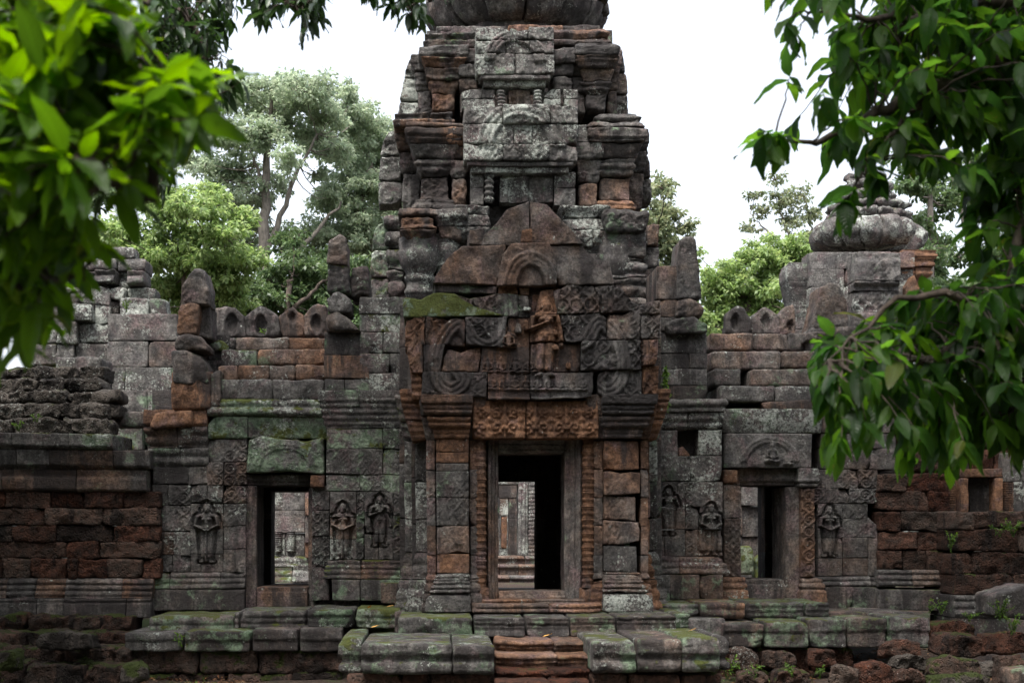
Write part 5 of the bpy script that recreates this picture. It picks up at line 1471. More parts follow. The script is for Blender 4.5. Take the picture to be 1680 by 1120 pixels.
part(M, 'upper_tier', rt_)
M = MB(); ash(M, 27.6, .8, 80, 236, [520, 610, 760], w=120, tint=GREY, seg=.2); ash(M, 26.6, 1.5, 60, 290, [740, 800, 870, 960], w=80, tint=GREY, seg=.12); part(M, 'core', rt_)

# lotus-topped tower on the other side
bt = thing('lotus_tower', tuple(P3(1420, 620, 34)), 'small tower with a spreading lotus crown rising beyond the ribbed roof', 'tower')
M = MB()
YT = 34.0
lt3 = lambda x, y: tmix(PALE, PURPLE, R.uniform(0, .8))
ash(M, YT, .8, 1330, 1500, [412, 440, 470, 500, 540, 600], w=62, tintf=lt3, chip=.6, wob=3, jit=.05)
ash(M, YT - .5, .8, 1400, 1474, [416, 462, 478, 512, 560], w=80, tintf=lambda x, y: tmix(GREY, PURPLE, .4), prof=prof_px([(416, .1), (425, .18), (460, .14), (464, .0), (505, .0), (512, .1), (560, .1)], YT - .5), carve=c_scroll(0, 0, .35, .05, .6), seg=.05, sz=.04)
ash(M, YT + .5, .7, 1302, 1345, [432, 462, 500, 540, 600], w=46, tintf=pgf, prof=prof_px(capital(432, 520, .2, 0), YT + .5), ends=(1, 0), wob=4)
ash(M, YT + .2, .7, 1476, 1520, [412, 424, 440, 470, 510, 560], w=30, tintf=lambda x, y: tmix(RED, ORANGE, .5), prof=prof_px([(405, .2)] + bands(408, 450, .05, .2, 3, .1) + [(455, 0)], YT + .2), ends=(0, 1), wob=3)
ps(M, [(1488, 505), (1508, 505)], [(1486, 470), (1500, 448), (1506, 480)], YT - .2, .6, tint=ORANGE)
ash(M, YT - .2, 3.5, 1310, 1525, [600, 680, 760, 840, 965], w=70, tintf=lt3, chip=.6, wob=3, seg=.12)
part(M, 'tower_body', bt)
M = MB()
cx_, cy_ = float(WX(1420, YT + 1.5)), YT + 1.5
def zz(p): return float(WZ(1420, p, YT + 1.5))
m1 = M_(1, YT + 1.5)
for za, zb, rpx, out, n, np_ in ((414, 368, 66, .34, 16, 16), (368, 350, 58, .14, 9, 14), (350, 336, 48, .16, 9, 14), (336, 318, 38, .16, 7, 12), (318, 300, 28, .16, 6, 10), (300, 284, 15, .12, 4, 8)):
    Rr = rpx * m1
    z0, z1 = zz(za), zz(zb)
    def pr_(z, z0=z0, z1=z1, out=out): return out * np.sin(np.clip((z - z0) / (z1 - z0), 0, 1) * math.pi * .9 + .2) ** .7
    def cv_(x, z, z0=z0, z1=z1, Rr=Rr, np_=np_): return .15 * np.abs(np.sin(x / Rr * np_ / 2)) * np.sin(np.clip((z - z0) / (z1 - z0), 0, 1) * math.pi) ** .5
    e_ = np.linspace(0, 2 * math.pi * Rr, n + 1)
    for a, b in zip(e_[:-1], e_[1:]):
        stone(M, [(a + .01, z0), (b - .01, z0)], [(a + .01, z1), (b - .01, z1)], 0, Rr * .9, prof=pr_, carve=cv_, seg=.07, r=.04, amp=.045, chip=1, rot=.03, tint=tmix(GREY, PALE, R.uniform(0, .8)), ring=(cx_, cy_, Rr), jit=.09) if R.random() > .08 else None
part(M, 'lotus_crown', bt)

# court walls seen through the side doors, and the far shrine seen through the main door
cl = thing('court_wall', tuple(P3(470, 950, 33)), 'sunlit grey wall with carved window bars and mossy base, seen through the doorway nearer the dark laterite wall', 'wall')
M = MB()
cg = lambda x, y: tmix(tmix(GREY, PURPLE, .4), PALE, R.uniform(.4, 1))[:2] + (.05, .1)
YC = 33.0
ash(M, YC, .8, 380, 500, [640, 700, 760, 800, 838, 875, 915], w=34, tintf=cg, jit=.06, chip=.7)
ash(M, YC - .5, .8, 500, 560, [640, 700, 760, 800, 845, 890, 915], w=34, tintf=lambda x, y: tmix(PURPLE, RED, R.uniform(0, .5)), jit=.06, chip=.7)
pfc = prof_px(bands(912, 955, .45, .05, 4, .08), YC)
ash(M, YC, .8, 380, 560, [912, 930, 955], w=50, tintf=lambda x, y: tmix(GREY, MOSS, R.uniform(.2, .7)), prof=pfc, sz=.04)
part(M, 'wall', cl)
M = MB()
for px in (456, 478):
    lathe(M, float(WX(px, YC)), YC - .02, [(float(WZ(px, 905 - q * .45, YC)), .085 * (1 + .25 * abs(math.sin(q * .45)))) for q in range(0, 78)], 12, tmix(GREY, PALE, .4), .01)
part(M, 'baluster', cl)
c2 = thing('court_wall', tuple(P3(1240, 950, 31)), 'streaked purple and grey wall seen through the doorway beside the hanging leaves', 'wall')
M = MB()
ash(M, 31, .8, 1170, 1330, [660, 720, 780, 830, 880, 930, 965], w=26, tintf=lambda x, y: tmix(PURPLE, PALE, R.uniform(0, .7)), jit=.05, chip=.7, seg=.04)
part(M, 'wall', c2)
for (bot, top, lab) in (([(1216, 942), (1237, 942)], [(1217, 896), (1230, 893), (1236, 900)], 'upright mossy block against the frame inside the doorway beside the hanging leaves'),
                        ([(1240, 950), (1262, 950)], [(1242, 915), (1256, 904), (1262, 906)], 'leaning mossy block deeper inside the doorway beside the hanging leaves')):
    M = MB(); ps(M, bot, top, 28.6, .4, tint=(.3, .3, .3, 1), r=.05, amp=.02, seg=.05)
    c_ = P3(bot[0][0] + 8, bot[0][1], 28.7)
    o = M.build('mossy_block', MS, origin=tuple(c_)); tag(o, lab, 'stone block', 'mossy blocks inside the doorway')

sh = thing('far_shrine', tuple(P3(850, 960, 38)), 'sunlit far shrine with its own doorway and steps, seen through the dark main passage', 'shrine')
YS = 38.0
M = MB()
ash(M, YS, .7, 700, 815, [690, 740, 793, 830, 870, 912], w=34, tintf=cg)
ash(M, YS, .7, 866, 1000, [690, 740, 793, 830, 870, 912], w=26, tintf=lambda x, y: tmix(PALE, GREY, R.uniform(0, 1)))
ash(M, YS, .7, 812, 868, [690, 740, 793], w=34, tintf=cg)
part(M, 'wall', sh)
M = MB()
bx(M, 850, 790, 866, 912, YS - .1, .9, tint=tmix(GREY, PALE, .3), carve=c_ridges([(float(WX(850 + q, YS)), (q // 3) % 2) for q in range(0, 17)], .03), sx=.02, r=.015)
bx(M, 806, 790, 816, 912, YS - .1, .9, tint=GREY)
bx(M, 817, 783, 850, 794, YS - .1, .9, tint=GREY)
part(M, 'door_frame', sh)
M = MB()
lathe(M, float(WX(873, YS)), YS - .2, [(float(WZ(873, 912 - q, YS)), .10 * (1 + .2 * abs(math.sin(q * .5)))) for q in range(0, 120)], 14, tmix(PALE, ORANGE, .25), .006)
part(M, 'colonnette', sh)
M = MB()
for ya, yb, Y, tt in ((911, 926, 37.6, tmix(ORANGE, PALE, .5)), (925, 945, 37.1, tmix(FRESH, PALE, .4)), (944, 956, 36.2, tmix(FRESH, PALE, .5))):
    e = splits(770, 930, 40)
    for a, b in zip(e[:-1], e[1:]):
        bx(M, a, ya, b, yb + 3, Y, 1.2, tint=tmix(tt, MOSS, R.uniform(0, .3)), prof=prof_px([(ya, .0), (ya + 2, .08), (ya + 6, .08), (ya + 7, 0), (yb, .03)], Y), sz=.03, r=.02)
part(M, 'step', sh)
M = MB()
ash(M, 41, .5, 780, 950, [690, 750, 816, 850, 920], w=40, tint=DARK, holes=((820, 834, 812, 920),))
part(M, 'inner_wall', sh)
c3 = thing('court_wall', tuple(P3(826, 920, 47)), 'pale block and red pillar glimpsed through the far shrine door', 'wall')
M = MB()
bx(M, 806, 800, 836, 846, 46, .6, tint=PALE, r=.03); bx(M, 822, 846, 832, 900, 46, .5, tint=RED, r=.03)
ash(M, 48, .6, 780, 900, [760, 830, 900, 930], w=40, tintf=cg)
part(M, 'wall', c3)

# =================================================================== GROUND
def gz(x, y):
    return -.48 + .05 * n2(x, y, .5, 4) + .035 * n2(x, y, 2.3, 9)
def sheet(name, x0, x1, y0, y1, step, zf, mat):
    xs = np.arange(x0, x1 + 1e-6, step); ys = np.arange(y0, y1 + 1e-6, step)
    Xg, Yg = np.meshgrid(xs, ys, indexing='ij')
    v = np.stack([Xg, Yg, zf(Xg, Yg)], -1).reshape(-1, 3)
    g = np.arange(len(v)).reshape(Xg.shape)
    f = np.stack([g[:-1, :-1], g[1:, :-1], g[1:, 1:], g[:-1, 1:]], -1).reshape(-1, 4)
    M = MB(); M.add(v, f)
    o = M.build(name, mat); o['kind'] = 'structure'
    return o
def groundz(x, y):
    side = sstep(4.2, 7.5, np.abs(x - .6)) * sstep(18.5, 21.5, y) * .30
    rise = sstep(23.5, 26.5, y) * .88
    far = sstep(60, 400, y) * -1.0
    return gz(x, y) * (1 - sstep(23.5, 26, y)) + (-.48) * sstep(23.5, 26, y) + side * (1 - sstep(23.5, 26, y)) + rise + far
xs = np.concatenate([[-600, -300, -120, -60, -30], np.linspace(-14, 14, 141), [30, 60, 120, 300, 600]])
ys = np.concatenate([[-60, -20, -5, 5, 10, 14], np.linspace(16, 28, 61), [30, 33, 37, 42, 50, 60, 80, 120, 200, 400, 900]])
Xg, Yg = np.meshgrid(xs, ys, indexing='ij')
vg = np.stack([Xg, Yg, groundz(Xg, Yg)], -1).reshape(-1, 3)
gg = np.arange(len(vg)).reshape(Xg.shape)
M = MB(); M.add(vg, np.stack([gg[:-1, :-1], gg[1:, :-1], gg[1:, 1:], gg[:-1, 1:]], -1).reshape(-1, 4))
M.build('ground', MGR)['kind'] = 'structure'

# rubble: every fallen block is its own object
def fallen(px0, px1, y0, y1, Y, label, tint=(.6, .25, .35, .3), mat=None, yaw=0.0, seed=0, group='fallen blocks at the foot of the terrace', dep=None, pitch=0.0):
    M = MB()
    W = float(M_(px1 - px0, Y)); H = float(M_(y1 - y0, Y)); Dp = dep or max(.3, W * .7)
    c_ = P3(.5 * (px0 + px1), y1, Y)
    rs = np.random.default_rng(seed)
    t = [(-W / 2 * .86, H * rs.uniform(.75, .95)), (-W * .15, H * rs.uniform(.9, 1.05)), (W * .2, H * rs.uniform(.9, 1.0)), (W / 2 * .86, H * rs.uniform(.7, .95))]
    stone(M, [(-W / 2, 0), (0, -.03), (W / 2, 0)], t, 0, Dp, seg=.022, r=.03, amp=.028, jit=0, rot=0, chip=1, tint=tint)
    o = M.build('fallen_block', mat or MLAT)
    o.location = tuple(c_); o.rotation_euler = (pitch, 0, yaw)
    tag(o, label, 'stone block', group)
    return o
fb = [(1448, 1512, 1049, 1078, 18.4, 'flat-topped laterite block resting on top of the rubble heap below the long ledge', (.75, .3, .3, .15)),
      (1412, 1470, 1084, 1122, 17.9, 'rounded laterite boulder with a rusty underside at the front of the rubble heap', (.75, .3, .25, .25)),
      (1362, 1412, 1092, 1124, 17.8, 'low purplish laterite block, nearest the stair in the rubble heap', (.45, .25, .3, .2)),
      (1470, 1530, 1073, 1098, 18.3, 'grey laterite slab lying under the flat-topped block', (.3, .4, .3, .2)),
      (1480, 1524, 1097, 1120, 17.9, 'squarish laterite block with pale edges low in the rubble heap', (.6, .5, .3, .15)),
      (1526, 1612, 1076, 1108, 18.0, 'long dark mossy laterite block near the bottom corner of the rubble heap', (.4, .25, .5, .55)),
      (1612, 1648, 1082, 1106, 18.2, 'small grey angular block wedged between two larger ones in the corner', (.2, .5, .3, .2)),
      (1640, 1690, 1072, 1124, 17.7, 'tall rough laterite block cut off by the bottom corner', (.55, .4, .4, .3)),
      (1540, 1640, 1104, 1130, 17.6, 'broad mossy slab half buried along the bottom edge', (.3, .2, .5, .7)),
      (1526, 1610, 1018, 1048, 20.0, 'laterite block with a thin grass fringe next to the end of the long ledge', (.6, .25, .4, .5)),
      (1540, 1630, 1042, 1076, 19.4, 'sagging laterite block under the grass-fringed one', (.6, .25, .45, .4)),
      (1620, 1690, 1035, 1070, 19.2, 'rust-red earth-covered block at the foot of the corner pier', (.85, .15, .35, .4)),
      (1204, 1250, 1064, 1098, 19.5, 'pale pitted laterite block standing directly under the terrace corner', (.55, .55, .3, .2)),
      (1256, 1312, 1066, 1096, 19.6, 'dark laterite block second from the terrace corner', (.55, .2, .55, .25)),
      (1326, 1374, 1064, 1092, 19.6, 'reddish laterite block beyond the dark one under the ledge', (.85, .2, .35, .2)),
      (1210, 1262, 1100, 1126, 18.6, 'low weedy block on the ground below the pale pitted one', (.35, .2, .55, .5)),
      (1268, 1336, 1098, 1126, 18.6, 'sunken dark block among the weeds below the ledge', (.35, .2, .6, .5)),
      (60, 150, 1036, 1064, 19.6, 'long black-stained block lying loose on the bank under the laterite wall', (.2, .15, .75, .45)),
      (196, 240, 1088, 1118, 19.0, 'mossy block leaning on the ledge foundation in the shaded corner', (.25, .2, .55, .7)),
      (-10, 26, 1066, 1100, 18.9, 'green-topped block at the bottom corner under the laterite wall', (.2, .2, .5, .9))]
for i, (a, b, c_, d_, Y, lab, tt) in enumerate(fb):
    fallen(a, b, c_, d_, Y, lab, tt, MLAT if tt[0] > .3 else MLATP, yaw=float(R.uniform(-.25, .25)), seed=i + 3, pitch=float(R.uniform(-.08, .08)))
M = MB()
ps(M, [(1632, 1012), (1700, 1016)], [(1634, 975), (1660, 966), (1700, 956)], 19.6, .8, tint=tmix(GREY, DARK, .5), r=.05, amp=.02)
tag(M.build('carved_block', MS, origin=tuple(P3(1660, 1012, 19.8))), 'large grey sandstone block with slanting top standing at the corner pier', 'stone block')
M = MB()
ps(M, [(1660, 1125), (1700, 1125)], [(1660, 1098), (1700, 1094)], 17.3, .4, tint=tmix(MOSS, FRESH, .4), r=.03)
tag(M.build('boundary_stone', MS, origin=tuple(P3(1680, 1125, 17.4))), 'smooth yellowish squared stone in the bottom corner by the rubble', 'stone block')
# ------------------------------------------------------------------ leaves
def norm(a): return a / np.maximum(np.linalg.norm(a, axis=-1, keepdims=True), 1e-9)
def leaf_batch(M, pos, d, n, L, wr=.42, droop=.25, fold=.3, nv=6):
    """curved, folded leaves: pos, d (axis), n (upper side) are (N,3); L is (N,)"""
    d = norm(d); n = norm(n - (n * d).sum(1, keepdims=True) * d); s = np.cross(d, n)
    N = len(pos)
    v = np.linspace(0, 1, nv + 1)
    wv = np.sin(np.pi * v ** .85) ** .8 * (1 - .25 * v); wv[0] = .02; wv[-1] = .0
    u = np.array([-1., 0., 1.])
    V, U = np.meshgrid(v, u, indexing='ij')
    Wv = np.repeat(wv[:, None], 3, 1)
    V, U, Wv = V.ravel(), U.ravel(), Wv.ravel()
    dr = np.broadcast_to(np.asarray(droop, float), (N,))
    tw = R.normal(0, .25, N)
    along = V[None] * L[:, None]
    off = -dr[:, None] * L[:, None] * V[None] ** 2 + fold * np.abs(U)[None] * Wv[None] * wr * .5 * L[:, None] + tw[:, None] * U[None] * V[None] * .12 * L[:, None]
    off = off + .02 * L[:, None] * np.sin(V * 19 + np.abs(U) * 2)[None] * np.abs(U)[None]
    side = U[None] * Wv[None] * wr * .5 * L[:, None] + (R.normal(0, .08, N) * L)[:, None] * V[None] ** 2
    P = pos[:, None] + along[..., None] * d[:, None] + off[..., None] * n[:, None] + side[..., None] * s[:, None]
    k = len(V)
    g = np.arange(k).reshape(nv + 1, 3)
    f = np.concatenate([np.stack([g[:-1, i], g[:-1, i + 1], g[1:, i + 1], g[1:, i]], -1) for i in (0, 1)])
    Fc = (f[None] + (np.arange(N) * k)[:, None, None]).reshape(-1, 4)
    uv = np.tile(np.stack([2 + U, V], 1), (N, 1))
    M.add(P.reshape(-1, 3), Fc, uv=uv)
def quad_leaves(M, pos, d, n, L, wr=.5):
    d = norm(d); n = norm(n - (n * d).sum(1, keepdims=True) * d); s = np.cross(d, n)
    L = L[:, None]
    P = np.stack([pos, pos + d * L * .5 + s * L * wr * .5 + n * L * .06, pos + d * L - n * L * .1, pos + d * L * .5 - s * L * wr * .5 + n * L * .06], 1).reshape(-1, 3)
    M.add(P, np.arange(len(P)).reshape(-1, 4))
def in_poly(x, y, poly):
    c = np.zeros(len(x), bool); j = len(poly) - 1
    for i in range(len(poly)):
        xi, yi = poly[i]; xj, yj = poly[j]
        c ^= ((yi > y) != (yj > y)) & (x < (xj - xi) * (y - yi) / (yj - yi + 1e-9) + xi)
        j = i
    return c
def sample_poly(poly, n):
    p = np.array(poly, float)
    lo, hi = p.min(0), p.max(0)
    out = np.zeros((0, 2))
    while len(out) < n:
        q = R.uniform(lo, hi, (n * 3, 2))
        out = np.vstack([out, q[in_poly(q[:, 0], q[:, 1], poly)]])
    return out[:n]
def toworld(px, py, Y):
    return np.stack([WX(px, Y), Y, WZ(px, py, Y)], -1)
def bough_tree(root, boughs, regions, lmat, bmat, leafL, per, wr, droop, trunk, hang=.6, leafname='foliage', seed=1, twig=.004):
    """boughs: 3-D control points + radii; regions: (polygon px, clusters, Ymin, Ymax)"""
    Mb, Ml, Mt = MB(), MB(), MB()
    tube(Mt, curve(trunk[0], 20, .02, seed), np.linspace(trunk[1], trunk[2], 20), 12)
    segs = []
    for pts, r0, r1 in boughs:
        c_ = curve(pts, 26, .012, seed)
        tube(Mb, c_, np.linspace(r0, r1, len(c_)), 7)
        segs.append(c_)
    S_ = np.vstack(segs)
    for poly, ncl, ya, yb in regions:
        q = sample_poly(poly, ncl)
        Y = R.uniform(ya, yb, ncl)
        C = toworld(q[:, 0], q[:, 1], Y)
        for c_ in C:
            dd = np.linalg.norm(S_ - c_, axis=1)
            j = np.argmin(dd + R.uniform(0, .15, len(dd)))
            a = S_[j]
            v = c_ - a
            mid = a + v * .55 + np.array([0, 0, .10 * np.linalg.norm(v)])
            cc = curve([a, mid, c_], 9, .006, int(R.integers(1e6)))
            tube(Mb, cc, np.linspace(twig * 1.6, twig * .6, len(cc)), 5)
            td = norm((cc[-1] - cc[-3])[None])[0]
            k = int(R.integers(per[0], per[1] + 1))
            # leaves along the last part of the twig
            t = R.uniform(.45, 1.0, k); t[:2] = 1
            idx = t * (len(cc) - 1)
            i0 = np.minimum(idx.astype(int), len(cc) - 2)
            pos = cc[i0] + (cc[i0 + 1] - cc[i0]) * (idx - i0)[:, None]
            ang = np.arange(k) * 2.4 + R.uniform(0, 6)
            ref = np.array([0, 0, 1.]) if abs(td[2]) < .9 else np.array([1., 0, 0])
            s1 = norm(np.cross(td, ref)[None])[0]; s2 = np.cross(td, s1)
            rdir = np.cos(ang)[:, None] * s1 + np.sin(ang)[:, None] * s2
            d = norm(td * .45 + rdir * .8 + np.array([0, 0, -1.]) * hang * R.uniform(.4, 1.5, (k, 1)) + R.normal(0, .2, (k, 3)))
            n = norm(np.array([0, 0, 1.]) + .55 * rdir + R.normal(0, .3, (k, 3)))
            L = R.uniform(leafL[0], leafL[1], k) * np.where(R.random(k) < .15, .6, 1)
            leaf_batch(Ml, pos, d, n, L, wr, R.uniform(droop[0], droop[1], k))
    og = tuple(root.location)
    Mt.build('trunk', bmat, root, origin=og).location = (0, 0, 0)
    Mb.build('branch', bmat, root, origin=og).location = (0, 0, 0)
    Ml.build(leafname, lmat, root, origin=og).location = (0, 0, 0)

LBIG = leaf_mat('broad_leaf', [(.022, .05, .008), (.05, .115, .012), (.075, .16, .014), (.10, .19, .016)], .55, .42, True, 2.8)
LRT = leaf_mat('glossy_leaf', [(.012, .035, .008), (.022, .06, .012), (.04, .095, .014), (.06, .13, .016)], .6, .36, True, 4.0, .4)
LSM = leaf_mat('small_leaf', [(.018, .04, .012), (.035, .075, .02)], .35, .35, False, 1.8)

# near tree on the one side: blurred broad leaves
t1 = thing('broadleaf_tree', (-2.9, 3.6, -.45), 'blurred tree with big bright green leaves hanging very close over the laterite wall', 'tree')
bough_tree(t1, [([(-2.9, 3.6, 3.0), P3(-60, 160, 4.0), P3(140, 90, 3.8), P3(330, 150, 3.7)], .05, .006), ([(-2.9, 3.6, 2.6), P3(-60, 330, 3.8), P3(120, 270, 3.6), P3(260, 330, 3.6)], .045, .006),
                ([(-2.9, 3.6, 2.3), P3(-80, 440, 4.2), P3(60, 470, 4.0), P3(150, 430, 3.9)], .04, .005), ([(-2.9, 3.6, 3.6), P3(-60, -40, 4.0), P3(120, 10, 3.9), P3(270, -20, 3.9)], .04, .006)],
           [([(-60, -60), (200, -60), (190, 40), (225, 100), (270, 150), (280, 190), (265, 240), (225, 310), (200, 350), (155, 420), (120, 475), (75, 540), (20, 560), (-60, 560)], 125, 3.3, 4.4),
            ([(-80, -60), (140, -60), (170, 140), (160, 330), (95, 500), (-80, 550)], 105, 3.6, 5.0), ([(80, -60), (210, -60), (200, 90), (100, 80)], 20, 3.4, 4.4),
            ([(250, 100), (335, 125), (325, 210), (240, 240)], 12, 3.4, 3.9), ([(-80, 300), (90, 330), (60, 560), (-80, 560)], 26, 3.6, 4.8)],
           LBIG, MBARK, (.105, .185), (5, 8), .42, (.05, .35), ([(-3.0, 3.6, -.5), (-2.95, 3.65, 1.5), (-2.9, 3.6, 4.2)], .2, .12), .32, seed=3)
# small-leaved tree above it
t2 = thing('broadleaf_tree', (-5.2, 8.6, -.45), 'darker tree with small pointed leaves hanging from the top edge against white sky', 'tree')
bough_tree(t2, [([(-5.2, 8.6, 5.2), P3(180, -60, 8.6), P3(300, 20, 8.4), P3(350, 130, 8.4)], .06, .006), ([(-5.2, 8.6, 5.6), P3(300, -160, 8.8), P3(430, -40, 8.6), P3(500, 30, 8.6)], .05, .004),
                ([P3(430, -60, 8.8), P3(560, -60, 8.8), P3(640, -20, 8.8), P3(675, 25, 8.8)], .02, .003), ([(-5.2, 8.6, 4.8), P3(150, 60, 8.3), P3(230, 150, 8.2), P3(290, 240, 8.2)], .04, .004)],
           [([(230, -40), (392, -40), (380, 50), (375, 80), (330, 100), (250, 100)], 90, 7.8, 9.2), ([(240, 80), (300, 80), (395, 110), (398, 150), (330, 165), (310, 230), (265, 320), (215, 300)], 80, 7.7, 8.8),
            ([(405, -30), (545, -30), (540, 30), (505, 62), (460, 35), (415, 25)], 38, 8.3, 9.0), ([(600, -30), (705, -30), (695, 35), (650, 20), (610, 5)], 18, 8.5, 9.0)],
           LSM, MBARK, (.09, .14), (5, 8), .40, (.1, .4), ([(-5.3, 8.6, -.5), (-5.2, 8.7, 3), (-5.2, 8.6, 7)], .22, .12), .7, seed=5, twig=.003)
# tree on the other side: glossy ribbed leaves
t3 = thing('broadleaf_tree', (4.6, 7.0, -.45), 'shady tree with drooping glossy ribbed leaves hanging before the lotus-topped tower', 'tree')
up = [(1270, -40), (1800, -40), (1800, 420), (1690, 360), (1640, 330), (1590, 300), (1530, 270), (1480, 270), (1420, 300), (1385, 300), (1340, 240), (1290, 215), (1250, 225), (1245, 205), (1300, 150), (1290, 90)]
lo = [(1312, 640), (1350, 560), (1420, 510), (1480, 480), (1560, 470), (1620, 440), (1690, 420), (1800, 420), (1800, 720), (1690, 710), (1640, 720), (1560, 755), (1480, 755), (1430, 720), (1380, 745), (1325, 690)]
bough_tree(t3, [([(4.6, 7.0, 3.4), P3(1720, 110, 6.8), P3(1520, 150, 6.6), P3(1380, 220, 6.5), P3(1270, 235, 6.4)], .06, .005), ([(4.6, 7.0, 3.9), P3(1720, 0, 6.8), P3(1520, 30, 6.8), P3(1330, 20, 6.7)], .06, .005),
                ([(4.6, 7.0, 2.6), P3(1740, 340, 6.7), P3(1640, 480, 6.4), P3(1480, 490, 6.3), P3(1360, 590, 6.2)], .045, .004), ([(4.6, 7.0, 2.2), P3(1740, 480, 6.9), P3(1600, 560, 6.6), P3(1460, 600, 6.5)], .04, .004),
                ([P3(1740, 340, 6.7), P3(1680, 560, 6.7), P3(1660, 680, 6.8)], .02, .004), ([P3(1520, 150, 6.6), P3(1430, 270, 6.5), P3(1390, 330, 6.5)], .012, .003)],
           [(up, 175, 6.1, 7.8), ([(1420, -40), (1800, -40), (1800, 330), (1500, 260), (1420, 120)], 210, 6.4, 8.6), (lo, 215, 5.9, 7.4), ([(1480, 500), (1800, 430), (1800, 740), (1560, 730)], 80, 6.3, 7.6), ([(1570, 290), (1800, 250), (1800, 560), (1620, 460)], 70, 6.3, 7.6),
            ([(1385, 310), (1415, 310), (1410, 335), (1380, 335)], 3, 6.4, 6.6), ([(1245, 205), (1290, 200), (1285, 240), (1240, 235)], 4, 6.3, 6.5)],
           LRT, MBARK, (.11, .195), (5, 9), .50, (.1, .55), ([(4.7, 7.0, -.5), (4.6, 7.1, 2), (4.6, 7.0, 5.5)], .2, .1), .75, seed=9)

# ------------------------------------------------------------------ trees beyond the temple
def far_tree(label, Y, trunks, blobs, mat, bmat, leafL=.22, dens=1.0, seed=0, flat=.8, group='trees beyond the temple', ground=.4):
    x0 = trunks[0][0][0]
    base = P3(x0[0], 900, Y); base[2] = ground
    root = thing('forest_tree', tuple(base), label, 'tree', group)
    Mt, Ml = MB(), MB()
    pts_all = []
    for i, (pl_, r0, r1) in enumerate(trunks):
        pts = [P3(a, b, Y + (c[0] if c else 0)) for a, b, *c in pl_]
        if i == 0: pts[0][2] = ground - .3
        c_ = curve(pts, 14, .03, seed + i)
        tube(Mt, c_, np.linspace(r0, r1, 14), 9)
        pts_all.append(c_)
    T = np.vstack(pts_all)
    rs = np.random.default_rng(seed)
    blobs = list(blobs) + [(b_[0] + rs.normal(0, b_[2] * .6), b_[1] + rs.normal(0, b_[2] * .45), b_[2] * rs.uniform(.6, .95), b_[3] + rs.normal(0, 1.2)) for b_ in blobs if dens > .6]
    for bx_, by_, br, dep_ in blobs:
        c_ = P3(bx_, by_, Y + dep_); rr = M_(br, Y)
        dd = np.linalg.norm(T - c_, axis=1); a = T[np.argmin(dd + np.where(T[:, 2] > c_[2], 2, 0))]
        tube(Mt, curve([a, (a + c_) / 2 + np.array([0, 0, -.1 * dd.min()]), c_], 6, .03, seed), np.linspace(max(.02, r1 * .7), .012, 6), 5)
        ns = max(9, int(24 * (br / 40)))
        for s_ in range(ns):                # sprays: leaf clumps on twigs inside the clump's volume
            o = rs.normal(0, 1, 3); o /= np.linalg.norm(o); o *= rr * rs.uniform(.25, 1.2) * np.array([1.1, 1.1, flat])
            p = c_ + o
            tube(Mt, np.array([c_ + o * .1, c_ + o * .6 + [0, 0, .1 * rr], p]), [.02, .012, .006], 4)
            sr = rr * rs.uniform(.2, .42)
            k = int(260 * dens * (sr / .6) ** 2 * (.22 / leafL) ** 1.3) + 12
            q = rs.normal(0, 1, (k, 3)); q /= np.linalg.norm(q, axis=1, keepdims=True)
            q *= sr * rs.uniform(.2, 1, (k, 1)) ** .5 * np.array([1.15, 1.15, .6])
            d = norm(q + rs.normal(0, .5, (k, 3)) * sr + np.array([0, 0, -.5]) * sr)
            n = norm(np.array([0, 0, 1.]) + rs.normal(0, .6, (k, 3)))
            quad_leaves(Ml, p + q, d, n, rs.uniform(.7, 1.25, k) * leafL, .5)
    og = tuple(base)
    Mt.build('trunk', bmat, root, origin=og).location = (0, 0, 0)
    Ml.build('crown', mat, root, origin=og).location = (0, 0, 0)
    return root
FA = leaf_mat('haze_paled_leaf', [(.22, .29, .20), (.31, .38, .25), (.37, .42, .30)], .5, .5, False, 1.4)  # leaf tones paled so the colour itself carries the distance haze
FB = leaf_mat('haze_green_leaf', [(.14, .22, .08), (.23, .33, .12), (.31, .38, .17)], .5, .5, False, 1.6)  # greens lightened too, haze put into the leaf colour
FC = leaf_mat('dark_canopy_leaf', [(.05, .09, .035), (.09, .145, .06), (.13, .18, .08)], .4, .45, False, 1.5)
FD = leaf_mat('olive_canopy_leaf', [(.13, .17, .10), (.19, .23, .12), (.24, .25, .14)], .42, .5, False, 1.5)
far_tree('tallest thin-crowned tree with forked slender trunk, standing to the side of the main tower', 46,
         [([(432, 620), (432, 450), (436, 330), (438, 240), (446, 150)], .26, .05), ([(434, 420), (462, 350), (490, 280), (520, 220)], .12, .03), ([(436, 470), (480, 420), (530, 370), (560, 330)], .12, .03), ([(436, 330), (420, 270), (400, 220)], .08, .02)],
         [(450, 140, 45, 0), (400, 160, 38, 1), (500, 150, 42, -1), (545, 190, 34, 0), (470, 200, 40, 1), (420, 215, 38, -1), (520, 225, 34, 1), (380, 220, 34, 0), (395, 280, 36, 1), (470, 265, 26, -2), (555, 240, 26, 0), (360, 160, 30, 0), (430, 330, 20, 1), (385, 330, 30, 2), (350, 270, 30, 1), (530, 285, 18, 2), (400, 350, 34, 2), (350, 330, 34, 2), (330, 210, 34, 2), (565, 150, 30, 3), (590, 190, 34, 3), (455, 305, 24, 2), (460, 385, 26, 3), (545, 325, 30, 3), (410, 400, 30, 3), (330, 270, 34, 3)], FA, MBARKP, .16, .8, 21)
